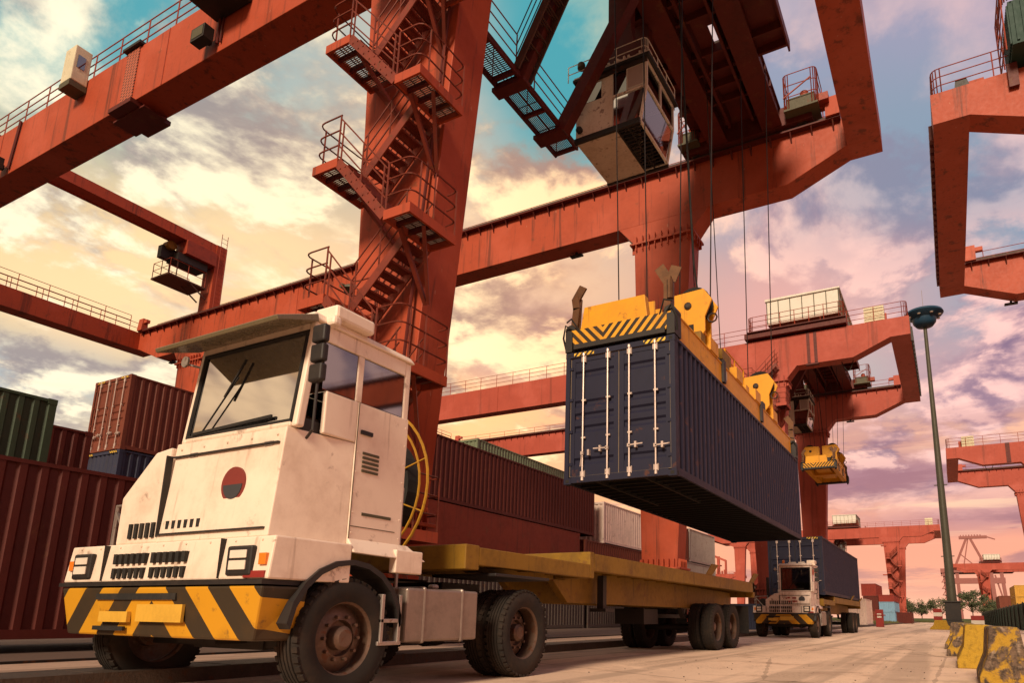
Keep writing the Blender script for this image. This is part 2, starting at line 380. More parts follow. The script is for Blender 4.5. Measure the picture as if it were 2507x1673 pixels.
def rail_run(mb, pts, h=1.05, rails=3, step=1.5, r=.022, posts=True, toe=0.0):
    """guard rail along a polyline of floor points"""
    P = [Vector(p) for p in pts]
    for k in range(rails):
        z = h * (k + 1) / rails
        mb.tube([p + Vector((0, 0, z)) for p in P], r, 5)
    if posts:
        for a, b in zip(P[:-1], P[1:]):
            n = max(1, round((b - a).length / step))
            for i in range(n + 1):
                q = a.lerp(b, i / n); mb.tube([q, q + Vector((0, 0, h))], r * 1.15, 5)
    return mb
def rounded(pts, rad=.18, n=4):
    """round the inner corners of a polyline"""
    P = [Vector(p) for p in pts]; out = [P[0]]
    for a, b, c in zip(P[:-2], P[1:-1], P[2:]):
        d1 = (a - b); d2 = (c - b); q = min(rad, d1.length * .45, d2.length * .45)
        s, e = b + d1.normalized() * q, b + d2.normalized() * q
        for k in range(n + 1):
            t = k / n; out.append(s.lerp(b, t).lerp(b.lerp(e, t), t))
    return out + [P[-1]]
# ---------------------------------------------------------------- ground, lane, yard pad
def concrete(name, base, dark, scale=1.0, crack=True, stain=.5):
    m = bpy.data.materials.new(name); m.use_nodes = True
    T = NT(m.node_tree); b = T.n['Principled BSDF']
    o = T.node('ShaderNodeTexCoord').outputs['Object']
    big = T.noise(T.vmul(o, (1, .35, 1)), .16 * scale, 5, .6)
    mid = T.noise(o, .9 * scale, 7, .62, .3); fine = T.noise(o, 14 * scale, 6, .7)
    tyre = T.noise(T.vmul(o, (1.0, .03, 1)), 1.1 * scale, 5, .55)
    c = T.mix(T.smooth(big, .38, .66), base, tuple(k * .80 for k in base))
    c = T.mix(T.math('MULTIPLY', T.smooth(mid, .50, .74), stain), c, dark)
    c = T.mix(T.math('MULTIPLY', T.smooth(tyre, .50, .60), .60), c, tuple(k * .45 for k in base))
    c = T.mix(T.math('MULTIPLY', T.smooth(fine, .50, .72), .35), c, dark)
    if crack:
        vo = T.node('ShaderNodeTexVoronoi', feature='DISTANCE_TO_EDGE'); T.put(vo.inputs['Vector'], T.vmul(o, (1, .8, 1))); vo.inputs['Scale'].default_value = .22
        cr = T.math('LESS_THAN', vo.outputs[0], T.math('MULTIPLY', T.math('SUBTRACT', mid, .35), .03))
        c = T.mix(T.math('MULTIPLY', cr, .35), c, tuple(k * .3 for k in dark))
        gv = T.math('MULTIPLY', T.smooth(T.noise(o, 22, 4, .7), .54, .62), T.smooth(T.noise(o, .55, 6, .65, .4), .50, .62))
        c = T.mix(T.math('MULTIPLY', gv, .8), c, (.15, .085, .055))
        lt = T.math('MULTIPLY', T.smooth(T.noise(o, .35, 7, .7, .5), .55, .66), .5)
        c = T.mix(lt, c, tuple(min(.92, k * 1.12) for k in base))
        sp = T.math('MULTIPLY', T.smooth(T.noise(o, 4.5, 3, .5), .66, .74), T.smooth(mid, .45, .6))
        c = T.mix(T.math('MULTIPLY', sp, .7), c, (.05, .032, .022))
    T.put(b.inputs['Base Color'], c); T.put(b.inputs['Roughness'], T.math('ADD', .62, T.math('MULTIPLY', fine, .3)))
    b.inputs['Specular IOR Level'].default_value = .35
    bn = T.node('ShaderNodeBump'); bn.inputs['Strength'].default_value = .5; bn.inputs['Distance'].default_value = .03
    T.put(bn.inputs['Height'], T.math('ADD', T.math('MULTIPLY', fine, .5), T.math('MULTIPLY', mid, .8))); T.l.new(bn.outputs[0], b.inputs['Normal'])
    MATS[name] = m; return m
M_LANE = concrete('lane_concrete', (.82, .575, .41), (.34, .20, .125), stain=.75)
M_PAD = concrete('yard_concrete', (.13, .083, .062), (.06, .037, .027))
M_KERB = concrete('kerb_concrete', (.46, .30, .22), (.20, .12, .08), crack=False)
M_TERR = concrete('yard_asphalt', (.05, .036, .028), (.03, .022, .018), crack=False)
M_TRENCH = mat('trench_cover', (.085, .062, .050), .55, metal=.3, dirt=.6, rust=.3, scale=4, bump=.6)
M_GRASSDRY = mat('grass_dry', (.085, .085, .030), .9, dirt=.6, dirt_col=(.13, .095, .04), scale=2)

g = MB(); g.v = [(-3000, -3000, -.03), (3000, -3000, -.03), (3000, 5000, -.03), (-3000, 5000, -.03)]; g.f = [(0, 1, 2, 3)]
struct(g.build('ground', M_TERR))
LZ = .15       # the container yard lies a kerb's height above the lane
m = MB(); m.v = [(-7.75, -60, 0), (12.0, -60, 0), (12.0, 330, 0), (-7.75, 330, 0)]; m.f = [(0, 1, 2, 3)]
struct(m.build('lane', M_LANE))
m = MB().box(-60, -10.28, -60, 330, -.02, LZ)
struct(m.build('yard_pad', M_PAD))
m = MB().box(-8.52, -7.75, -60, 330, -.02, LZ + .012)           # chequer-plate cover of the cable trench, with its joints
for k in range(0, 130): m.box(-8.50, -7.77, -20 + k*1.5, -20 + k*1.5 + .012, LZ + .011, LZ + .018)
struct(m.build('trench_cover', M_TRENCH))
struct(MB().box(-9.82, -8.55, -60, 330, -.02, LZ + .004).build('kerb_strip', M_KERB))
m = MB()                                                          # crane rail in its slot
m.box(-9.98, -9.90, -60, 330, .02, LZ + .03)
m.box(-10.04, -9.84, -60, 330, .0, .05)
struct(m.build('crane_rail', M_DSTEEL))
m = MB().box(7.9, 8.0, -60, 330, 0.0, .05)
struct(m.build('crane_rail', M_DSTEEL))
# ---------------------------------------------------------------- shipping containers
CW = 1.219
def corr(y0, y1, pitch=.278, depth=.042):
    """trapezoid corrugation: list of (along, inset)"""
    n = max(1, int(round((y1 - y0) / pitch))); p = (y1 - y0) / n; out = []
    for k in range(n):
        a = y0 + k * p
        out += [(a, 0.0), (a + p*.34, 0.0), (a + p*.48, depth), (a + p*.86, depth)]
    return out + [(y1, 0.0)]
_CM = {}
def container_meshes(L, H, detail):
    key = (L, H, detail)
    if key in _CM: return _CM[key]
    d = {}
    fr = MB(); w = CW; p = .14
    for sx in (-1, 1):
        for y0 in (0.0, L - p):
            a, b = sorted((sx * w, sx * (w - .10))); fr.box(a, b, y0 + (.0 if y0 == 0 else 0), y0 + p, .12, H - .12)
            for z0 in (0.0, H - .122):                              # corner castings, a touch proud
                a, b = sorted((sx * (w + .005), sx * (w - .162))); yy = -.005 if y0 == 0 else L - .178 + .005
                fr.box(a, b, yy, yy + .178, z0, z0 + .122)
        a, b = sorted((sx * (w - .003), sx * (w - .065))); fr.box(a, b, p, L - p, H - .075, H - .012)
        a, b = sorted((sx * (w - .003), sx * (w - .055))); fr.box(a, b, p, L - p, .03, .17)
    for y0 in (0.002, L - .102):
        fr.box(-w + .162, w - .162, y0, y0 + .10, H - .118, H - .008); fr.box(-w + .162, w - .162, y0, y0 + .10, .02, .15)
    d['frame'] = fr.mesh('frame')
    for nm, sx in (('L', -1), ('R', 1)):
        s = MB(); X = sx * (w - .012)
        s.strip([(X - sx * i, a, .16) for a, i in corr(p, L - p)], (0, 0, H - .16 - .06)); d['side' + nm] = s.mesh('side_panel')
    s = MB(); s.strip([(a, L - .03 - i, .14) for a, i in corr(-w + .1, w - .1)], (0, 0, H - .24)); d['end'] = s.mesh('end_panel')
    s = MB(); s.strip([(a, .03 + i, .14) for a, i in corr(-w + .1, w - .1)], (0, 0, H - .24)); d['end0'] = s.mesh('end_panel')
    s = MB(); s.strip([(-w + .06, a, H - .03 - i * .6) for a, i in corr(.1, L - .1)], (2 * w - .12, 0, 0)); d['roof'] = s.mesh('roof_panel')
    u = MB(); u.box(-w + .06, w - .06, .12, L - .12, .135, .165)
    if detail:
        n = int(L / .36)
        for k in range(n):
            y = .3 + k * (L - .6) / (n - 1); u.box(-w + .056, w - .056, y - .022, y + .022, .04, .134)
        u.box(-.55, -.50, .15, 3.4, .02, .133); u.box(.50, .55, .15, 3.4, .02, .133)
    d['underframe'] = u.mesh('underframe')
    # doors: pressed panel with horizontal recesses
    dz0, dz1 = .16, H - .13; dh = dz1 - dz0
    ribs = [.115, .385, .50, .615, .90]
    for nm, sx in (('dL', -1), ('dR', 1)):
        D = MB(); x0, x1 = sorted((sx * .012, sx * (w - .11))); Y = .035
        m0, m1 = x0 + .10, x1 - .10
        D.box(x0, m0, Y, Y + .045, dz0, dz1); D.box(m1, x1, Y, Y + .045, dz0, dz1)
        D.box(m0, m1, Y + .001, Y + .045, dz1 - .09, dz1); D.box(m0, m1, Y + .001, Y + .045, dz0, dz0 + .07)
        prof = [(Y + .012, dz0 + .07)]
        for q in sorted(1 - r for r in ribs):
            z = dz0 + .07 + q * (dh - .16)
            prof += [(Y + .012, z - .085), (Y + .046, z - .03), (Y + .046, z + .03), (Y + .012, z + .075)]
        prof.append((Y + .012, dz1 - .09))
        D.strip([(m0, a, b) for a, b in prof], (m1 - m0, 0, 0))
        d[nm] = D.mesh('door')
    gk = MB()
    for x in (-w + .105, -.008, w - .12): gk.box(x, x + .016, .030, .05, dz0 + .0, dz1)
    for z in (dz0 - .012, dz1): gk.box(-w + .11, w - .11, .028, .05, z, z + .012)
    d['gasket'] = gk.mesh('gasket')
    for i, x in enumerate((-.80, -.24, .24, .80)):
        r = MB(); r.tube([(x, .0, .10), (x, .0, H - .075)], .019, 8)
        for z in (.19, H - .19): r.box(x - .042, x + .042, -.012, .035, z - .055, z + .055); r.box(x + .045, x + .06, -.014, .03, z - .07, z + .07)
        for z in (.085, H - .085): r.tube([(x, 0, z - .03), (x, 0, z + .03)], .032, 8)
        for z in (.95, 1.75): r.box(x - .035, x + .06, -.006, .035, z - .018, z + .018)
        d['rod%d' % i] = r.mesh('lock_rod')
        sx = -1 if i in (0, 1) else 1
        hd = MB(); z = .62 + (.06 if i in (1, 2) else 0); xe = x + (.30 if i in (0, 2, 3) else -.30)
        if detail and i == 0: hd.bar((x, -.03, z), (x - .03, -.03, z - .28), .022, .012)
        else: hd.bar((x, -.03, z), (xe, -.03, z + .01), .012, .024)
        xm = (x + xe) / 2; hd.box(xm - .022, xm + .022, -.045, .036, z - .06, z + .06); hd.box(x - .03, x + .03, -.036, .02, z - .035, z + .035)
        d['hand%d' % i] = hd.mesh('door_handle')
    i = 0
    for sx in (-1, 1):
        for q in (.1, .37, .64, .91):
            hg = MB(); z = dz0 + q * dh; a, b = sorted((sx * (w - .002), sx * (w - .17))); hg.box(a, b, .012, .034, z - .03, z + .03)
            hg.tube([(sx * (w - .085), .012, z - .05), (sx * (w - .085), .012, z + .05)], .016, 6)
            d['hinge%d' % i] = hg.mesh('hinge'); i += 1
    for nm, sx in (('tagL', -1), ('tagR', 1)):
        t = MB(); a, b = sorted((sx * (w - .19), sx * (w - .66))); t.box(a, b, -.004, .001, H - .10, H - .025); d[nm] = t.mesh('hazard_tag')
    i = 0
    for sx in (-1, 1):
        for z in (.061, H - .061):
            a = sx * (w - .08); hl = MB(); hl.box(a - .038, a + .038, -.0075, .0, z - .032, z + .032); d['hole%d' % i] = hl.mesh('casting_hole'); i += 1
            if sx < 0: continue
            for yy in (.085, L - .085):
                hl = MB(); hl.box(w + .0045, w + .0075, yy - .032, yy + .032, z - .038, z + .038); d['hole%d' % i] = hl.mesh('casting_hole'); i += 1
    d['nholes'] = i
    _CM[key] = d; return d
def container(loc, colour, label, L=12.192, H=2.591, doors=False, detail=False, rz=0.0, group=None, tags=False, faces='LRE0', cat='container'):
    d = container_meshes(L, H, detail); t = empty('shipping_container', loc, rz)
    tag(t, label, cat, group)
    def add(k, m=None, par=None):
        o = bpy.data.objects.new(d[k].name, d[k]); COL.objects.link(o); o.parent = par or t
        if not d[k].materials: d[k].materials.append(m or colour)
        o.material_slots[0].link = 'OBJECT'; o.material_slots[0].material = m or colour
        return o
    add('frame'); add('roof')
    if 'L' in faces: add('sideL')
    if 'R' in faces: add('sideR')
    if 'E' in faces: add('end')
    if detail: add('underframe', M_UNDER); [add('hole%d' % i, M_BLACK) for i in range(d['nholes'])]
    if doors:
        dl = add('dL'); dr = add('dR'); 
        for i in range(4):
            dd = dl if i < 2 else dr
            add('rod%d' % i, M_GALV, dd); add('hand%d' % i, M_GALV, dd)
        [add('hinge%d' % i, None, dl if i < 4 else dr) for i in range(8)]; add('gasket', M_BLKP if not detail else MATS['gasket_grey'])
    elif '0' in faces: add('end0')
    if tags: add('tagL', M_HAZ_TAG); add('tagR', M_HAZ_TAG)
    return t
mat('gasket_grey', (.16, .12, .085), .6, dirt=.4, scale=4)

container((-5.59, 11.80, 3.40), C_NAVY, 'dark navy container hanging in mid air from the yellow spreader', H=2.84, doors=True, detail=True, tags=True)
G2 = 'containers stacked left of the lane'
# front-left stack: near row face at x = -12.15, rows behind it
container((-13.37, -4.2, .32), C_MAROON, 'dark red corrugated container at the far left, nearest the camera behind the white tractor', H=2.69, group=G2)
container((-18.42, -4.95, 2.74), C_GREEN, 'dark green container standing higher behind the front dark red one', H=2.591, group=G2)
container((-21.1, -2.9, 2.70), C_MAROON, 'dark red container squeezed between the green one and the tall rust-brown one', H=2.70, group=G2)
container((-27.65, 13.3, 6.55), C_RUST, 'rust-brown container with its steel door end showing, topmost of the left stacks', L=6.06, H=2.896, doors=True, tags=True, group=G2)
container((-27.65, 13.3, 3.95), C_BLUE, 'dark blue container directly under the rust-brown container with doors', L=6.06, H=2.591, tags=True, group=G2)
container((-27.65, 13.3, 1.33), C_MAROON, 'container at the bottom of the rust-brown stack', L=6.06, H=2.591, group=G2)
# middle row along the lane, face at x = -16.65
container((-17.87, 18.6, 4.93), C_MAROON, 'long dark maroon container on the upper tier behind the orange crane leg', L=13.60, H=2.53, group=G2)
container((-17.87, 18.6, 2.42), C_BRICK, 'brick-red container with rust streaks under the long maroon one', L=12.0, H=2.50, group=G2, faces='LE0')
fp = MB().box(-16.675, -16.655, 18.76, 30.45, 2.6, 4.84).build('flat_side_panel', C_BRICK, [o for o in bpy.data.objects if o.get('label', '').startswith('brick-red container')][0])
fp.data.transform(Matrix.Translation((17.87, -18.6, -2.42)))
container((-17.87, 31.2, 2.42), C_RUST, 'brown container on the second tier under the short white one', L=12.192, H=2.26, group=G2)
container((-17.87, 33.35, 4.70), C_WHITE, 'short white container on the upper tier right of the long maroon one', L=6.9, H=2.30, group=G2)
container((-17.87, 40.55, 4.72), C_RUST, 'rust-brown container on the upper tier, mostly behind the second orange crane leg', L=6.7, H=2.36, group=G2)
container((-17.87, 47.5, 4.72), C_GREY, 'pale grey container at the far end of the upper tier', L=6.06, H=2.44, group=G2)
container((-17.87, 43.6, 2.42), C_GREY, 'grey container on the second tier left of the pale grey one', L=10.0, H=2.26, group=G2)
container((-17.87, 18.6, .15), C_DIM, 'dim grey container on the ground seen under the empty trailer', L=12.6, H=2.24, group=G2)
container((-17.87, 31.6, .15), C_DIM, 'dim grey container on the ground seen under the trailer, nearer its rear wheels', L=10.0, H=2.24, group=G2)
container((-17.87, 41.9, .15), C_RUST, 'brown container on the ground behind the trailer tail', L=12.192, H=2.24, group=G2)
container((-23.62, 29.2, 7.35), C_PGREEN, 'pale green container whose top shows above the long maroon one', L=12.192, H=2.95, group=G2)
container((-23.62, 29.2, 4.75), C_RUST, 'brown container hidden under the pale green one', L=12.192, H=2.591, group=G2)
container((-23.62, 29.2, 2.15), C_BLUE, 'blue container low under the pale green one', L=12.192, H=2.591, group=G2)
# beyond the empty trailer
container((-9.75, 36.5, .05), C_BLUE, 'blue container on the ground beyond the trailer tail beside the loaded truck', L=6.06, H=1.45, group=G2)
container((-10.35, 44.0, .15), C_RUST, 'rust-brown container standing behind the loaded truck', L=6.06, H=2.7, group=G2, doors=True)
G3 = 'far container stacks by the distant crane leg'
container((-9.25, 78.0, .1), C_WHITE, 'off-white container just past the loaded truck', L=6.06, H=2.75, group=G3)
container((-12.6, 130, 2.14), C_MAROON, 'dark maroon container, middle of the far stack past the truck', H=2.59, group=G3)
container((-12.6, 130, .1), C_RUST, 'brown container at the bottom of the far maroon stack', H=2.03, group=G3)
container((-12.9, 131, 4.74), C_RED, 'red container on top of the far maroon stack', H=.95 + 1.2, group=G3)
container((-10.05, 130, 3.70), C_RED, 'bright red container on top of the light blue one', H=1.2, group=G3)
container((-10.05, 130, 1.95), C_SKY, 'light blue container in the far stack', H=1.74, group=G3, )
container((-10.05, 130, .05), C_SKY, 'light blue container on the ground under the other light blue one', H=1.88, group=G3)
container((-7.6, 133, .05), C_MAROON, 'small dark red container right of the far crane leg', H=1.9, L=6.06, group=G3)
G4 = 'containers behind the green fence'
container((11.1, 141, 4.85), C_YEL, 'yellow container on top at the right edge of the picture', H=2.0, group=G4)
container((11.1, 141, 2.25), C_YEL, 'yellow container beneath the top one at the right edge', H=2.58, group=G4)
container((9.6, 160, 3.0), C_RUST, 'brown container left of the yellow stack behind the green fence', H=2.59, group=G4)
container((9.6, 160, .4), C_GREY, 'grey container low behind the green fence', H=2.59, group=G4)
# ---------------------------------------------------------------- rail mounted gantry cranes
ZT, ZB, ZE = 19.32, 17.14, 18.1        # girder top, bottom, raised end bottom
X0, X1 = -48.7, -0.82                  # girder ends (a lane on the right uses the mirror image)
def girder_poly():
    return [(X0, ZT), (X0, ZE), (X0 + 1.25, ZE), (X0 + 3.5, ZB), (X1 - 3.4, ZB), (X1 - 1.15, ZE), (X1, ZE), (X1, ZT)]
def leg_mesh(xl, xr, yl, yr):
    """tapering box leg: xl/xr give (x at z=0, x at z=16.2) of its two sides"""
    b = MB(); z1 = 16.15
    w = 2.55; q = (w - .95) / (z1 - .95); fl = xl[0] + (xl[1] - xl[0]) * q; fr = xr[0] + (xr[1] - xr[0]) * q     # bolted foot flange with fins
    b.box(fl - .17, fr + .17, yl - .06, yr + .06, w - .04, w + .04)
    for k in range(7):
        x = fl + .08 + k * (fr - fl - .16) / 6
        for y, s in ((yl + .08, -1), (yr - .08, 1)):
            a, c = sorted((y, y + s * .13)); b.box(x - .018, x + .018, a, c, w + .04, w + .36); b.box(x - .018, x + .018, a, c, w - .36, w - .04)
    for k in range(5):
        y = yl + .2 + k * (yr - yl - .4) / 4
        for x, s in ((fl + .03, -1), (fr - .03, 1)):
            a, c = sorted((x, x + s * .15)); b.box(a, c, y - .018, y + .018, w + .04, w + .36); b.box(a, c, y - .018, y + .018, w - .36, w - .04)
    b.hexa([(xl[0], yl + .12, .95), (xr[0], yl + .12, .95), (xr[0], yr - .12, .95), (xl[0], yr - .12, .95), (xl[1], yl, z1), (xr[1], yl, z1), (xr[1], yr, z1), (xl[1], yr, z1)])
    return b
def haunch_mesh(xl, xr, yl, yr):
    b = MB(); z1 = 16.15
    b.box(xl - .16, xr + .16, yl - .14, yr + .14, z1 - .03, z1 + .05)
    b.hexa([(xl + .02, yl + .02, z1 + .05), (xr - .02, yl + .02, z1 + .05), (xr - .02, yr - .02, z1 + .05), (xl + .02, yr - .02, z1 + .05), (xl - .75, yl + .1, ZB), (xr + .75, yl + .1, ZB), (xr + .75, yr - .1, ZB), (xl - .75, yr - .1, ZB)])
    for k in range(9):                                    # gusset fins over the flange
        x = xl + .12 + k * (xr - xl - .24) / 8
        for y, s in ((yl, -1), (yr, 1)):
            a, c = sorted((y, y + s * .12)); b.box(x - .02, x + .02, a, c, z1 + .05, z1 + .34); b.box(x - .02, x + .02, a, c, z1 - .30, z1 - .03)
    for k in range(4):
        y = yl + .12 + k * (yr - yl - .24) / 3
        for x, s in ((xl, -1), (xr, 1)):
            a, c = sorted((x, x + s * .14)); b.box(a, c, y - .02, y + .02, z1 - .34, z1 - .03)
    return b
def bogie_mesh(x, y):
    b = MB(); b.xz([(x - .55, .95), (x + .55, .95), (x + .4, 1.15), (x - .4, 1.15)], y - .5, y + .5)
    b.box(x - .30, x + .30, y - 1.9, y + 1.9, .62, .95)
    for dy in (-1.35, 1.35):
        b.yz([(y + dy - .9, .35), (y + dy - .75, .62), (y + dy + .75, .62), (y + dy + .9, .35)], x - .26, x + .26)
    return b
def gantry(loc, label, mirror=False, detail=1, legs='abcd', cab_boxes=True, group='gantry cranes', m=None, legx=None):
    """detail 2 = the near crane with everything, 1 = mid distance, 0 = far"""
    m = m or M_ORANGE; S = -1 if mirror else 1
    root = empty('gantry_crane', loc); tag(root, label, 'gantry crane', group)
    def B(mb, name, mt=None, par=root, **k):
        if mirror:
            mb.v = [(-a, b, c) for a, b, c in mb.v]; mb.f = [f[::-1] for f in mb.f]
        return mb.build(name, mt or m, par, **k)
    gn = B(MB().xz(girder_poly(), 0, 1.0), 'girder', bevel=.02 if detail == 2 else 0)
    gf = B(MB().xz(girder_poly(), 14.1, 15.1), 'girder', bevel=.02 if detail == 2 else 0)
    for x in (X0, X1 - 1.15):
        et = B(MB().box(x + .002, x + 1.148, .998, 14.102, ZE + .003, ZT - .003), 'end_beam')
    if detail:
        # rail flange and its row of gussets on the inner side of each girder
        for g, y, s in ((gn, 1.0, 1), (gf, 14.1, -1)):
            b = MB(); a, c = sorted((y, y + s * .26)); b.box(X0 + 1.3, X1 - 1.3, a, c, ZT - .07, ZT - .01)
            n = 58
            for k in range(n):
                x = X0 + 1.6 + k * (X1 - X0 - 3.2) / (n - 1); h = .40 if k % 2 else .32
                b.prism([(x, y, ZT - .07), (x, y + s * .24, ZT - .07), (x, y, ZT - .07 - h)], (.05, 0, 0))
            B(b, 'rail_flange', M_TROLLEY, g)
            B(MB().box(X0 + 1.3, X1 - 1.3, y + s * .12 - .04, y + s * .12 + .04, ZT - .01, ZT + .12), 'trolley_rail', M_DSTEEL, g)
        # guard rails: outer side of the near girder, end beams, far girder
        st = 1.6
        b = MB(); rail_run(b, rounded([(X0 + .1, 12.0, ZT), (X0 + .1, .08, ZT), (X1 - .08, .08, ZT), (X1 - .08, 1.2, ZT)], .3), 1.05, 3, st, .02); B(b, 'guard_rail', M_RAIL, gn)
        b = MB(); rail_run(b, [(X0 + 1.3, 15.02, ZT), (X1 - .3, 15.02, ZT)], 1.0, 3, 1.9, .018); B(b, 'guard_rail', M_RAIL, gf)
        b = MB(); rail_run(b, rounded([(X0 + 1.06, 2.2, ZT), (X0 + 1.06, 13.4, ZT)], .3), 1.05, 3, st, .02)
        rail_run(b, [(X0 + .1, 2.2, ZT), (X0 + .1, 14.5, ZT)], 1.05, 3, st, .02); B(b, 'guard_rail', M_RAIL, et)
        # trolley end stops
        for x, s in ((X1 - 1.55, -1), (X0 + 1.55, 1)):
            for y in (1.14, 13.96):
                e = MB().yz([(y - .22, ZT), (y + .22, ZT), (y + .15, ZT + .85), (y - .15, ZT + .85)], x - .25, x + .25); e.box(min(x, x + s * .6), max(x, x + s * .6), y - .12, y + .12, ZT + .5, ZT + .72); B(e, 'end_stop')
        # stiffener seams and drain lines on the webs
        for g, y in ((gn, -.012), (gf, 14.088)):
            for x in (X1 - 9.6, X1 - 20, X1 - 31, X1 - 41):
                B(MB().box(x - .02, x + .02, y, y + .03, ZB + .02, ZT - .02), 'web_seam', M_RAIL, g)
    lx = legx or {'a': ((-10.75, -11.40), (-9.55, -8.42)), 'b': ((-10.35, -10.60), (-9.05, -8.10)), 'c': ((-42.1, -42.4), (-40.7, -39.9)), 'd': ((-42.3, -42.5), (-40.9, -40.1))}
    L = {}
    for q in legs:
        (l0, l1), (r0, r1) = lx[q]; yl, yr = ((-.22, .86) if q in 'ac' else (14.0, 15.08))
        L[q] = B(leg_mesh((l0, l1), (r0, r1), yl, yr), 'leg', bevel=.015 if detail == 2 else 0)
        B(haunch_mesh(l1, r1, yl, yr) if detail else haunch_mesh(l1, r1, yl, yr), 'haunch', par=L[q])
        bx = (l0 + r0) / 2; by = (yl + yr) / 2
        bg = B(bogie_mesh(bx, by), 'bogie')
        for dy in (-1.75, -.95, .95, 1.75):
            B(MB().lathe([(.30, -.09), (.34, -.09), (.34, -.06), (.29, -.05), (.29, .05), (.34, .06), (.34, .09), (.30, .09)], (bx, by + dy, .47), 'X', 18), 'rail_wheel', M_DSTEEL, bg)
    return root, gn, gf, L, B
def louvred_box(B, par, x, y, z, w=.9, d=.6, h=1.1):
    b = MB().box(x, x + w, y, y + d, z, z + h)
    for k in range(5): b.box(x + .05, x + w - .05, y - .03, y, z + .12 + k * h * .18, z + .12 + k * h * .18 + .09)
    return B(b, 'louvred_cabinet', M_CREAM_BOX, par)
def floodlight(B, par, x, y, z, tilt=-.5):
    b = MB().box(x - .32, x + .32, y - .30, y, z - .02, z + .42)
    b.box(x - .06, x + .06, y, y + .12, z + .1, z + .3)
    o = B(b, 'floodlight', M_BLKP, par)
    B(MB().box(x - .26, x + .26, y - .312, y - .302, z + .05, z + .37), 'lens', M_OLIVE, o)
    return o
def under_lamp(B, par, x, y, z):
    b = MB().box(x - .05, x + .05, y - .05, y + .05, z - .12, z).box(x - .3, x + .3, y - .1, y + .1, z - .2, z - .12)
    return B(b, 'lamp_fitting', M_BLKP, par)
def service_portal(B, root, x, y0, y1):
    """small portal frame standing on both girders, with a hoist and a hung work platform"""
    p = MB()
    for y in (y0, y1): p.box(x, x + 1.15, y - .35, y + .35, ZT, 24.2)
    p.box(x + .05, x + 1.1, y0 + .35, y1 - .35, 23.55, 24.2); p.box(x - .02, x + .06, y0 + .35, y1 - .35, 23.5, 23.58); p.box(x + 1.08, x + 1.17, y0 + .35, y1 - .35, 23.5, 23.58)
    o = B(p, 'service_portal')
    B(MB().box(x + .1, x + 1.3, y1 - 2.3, y1 - .36, 22.6, 23.5), 'hoist_cover', M_RAIL, o)
    B(MB().box(x - .2, x + 1.0, y1 - 2.6, y1 - .7, 22.1, 22.6).box(x - .2, x + .2, y1 - 3.2, y1 - 2.3, 22.2, 23.0), 'hoist', M_BLKP, o)
    B(MB().lathe([(.26, -.3), (.30, -.25), (.30, .25), (.26, .3)], (x + .2, y1 - 2.75, 23.1), 'X', 16), 'hoist_drum', M_YDIRTY, o)
    f = MB().box(x - .9, x + .95, y1 - 3.0, y1 - .6, 20.95, 21.05); f.bar((x, y1 - .5, 20.3), (x, y1 - 1.6, 20.95), .07, .07); f.bar((x + .9, y1 - .5, 20.3), (x + .9, y1 - 1.6, 20.95), .07, .07)
    f.bar((x, y1 - 2.5, 21), (x, y1 - 2.5, 22.4), .05, .05); f.bar((x + .9, y1 - 2.5, 21), (x + .9, y1 - 2.5, 22.4), .05, .05)
    pl = B(f, 'work_platform', M_GRATE, o)
    r = MB(); rail_run(r, [(x + .95, y1 - .7, 21.05), (x + .95, y1 - 2.95, 21.05), (x - .85, y1 - 2.95, 21.05), (x - .85, y1 - .7, 21.05)], 1.0, 2, .9, .022)
    B(r, 'guard_rail', M_RAIL, pl)
    ld = MB(); [ld.tube([(x + 1.3, y1 + a, ZT), (x + 1.3, y1 + a, 25.0)], .02, 5) for a in (-.2, .2)]; [ld.tube([(x + 1.3, y1 - .2, ZT + .3 * k), (x + 1.3, y1 + .2, ZT + .3 * k)], .014, 5) for k in range(1, 19)]
    B(ld, 'ladder', M_RAIL, o)
    return o

# ---- stair tower on a leg (front flight, back flight, landings), world-like local coordinates
def grating(b, x0, x1, y0, y1, z, along='x', pitch=.045, t=.012, h=.03):
    if along == 'x':
        n = int((y1 - y0) / pitch)
        for k in range(n + 1): y = y0 + k * (y1 - y0) / n; b.box(x0, x1, y - t/2, y + t/2, z - h, z)
        for x in (x0 + (x1 - x0) * .33, x0 + (x1 - x0) * .67): b.box(x - .006, x + .006, y0, y1, z - h - .004, z - .006)
    else:
        n = int((x1 - x0) / pitch)
        for k in range(n + 1): x = x0 + k * (x1 - x0) / n; b.box(x - t/2, x + t/2, y0, y1, z - h, z)
        for y in (y0 + (y1 - y0) * .33, y0 + (y1 - y0) * .67): b.box(x0, x1, y - .006, y + .006, z - h - .004, z - .006)
def landing(B, par, x0, x1, y0, y1, z, name='landing'):
    b = MB(); t = .05
    b.box(x0, x1, y0, y0 + t, z - .16, z + .04); b.box(x0, x1, y1 - t, y1, z - .16, z + .04)
    b.box(x0, x0 + t, y0 + t, y1 - t, z - .16, z + .04); b.box(x1 - t, x1, y0 + t, y1 - t, z - .16, z + .04)
    o = B(b, name)
    for q in (.25, .5, .75):
        y = y0 + q * (y1 - y0); B(MB().box(x0 + t, x1 - t, y - .03, y + .03, z - .13, z - .035), 'cross_bar', M_TROLLEY, o)  # darker than the landing frame, underside shade put into the bar colour
    g = MB(); grating(g, x0 + t, x1 - t, y0 + t, y1 - t, z, 'x'); B(g, 'grating', M_GRATE, o)
    return o
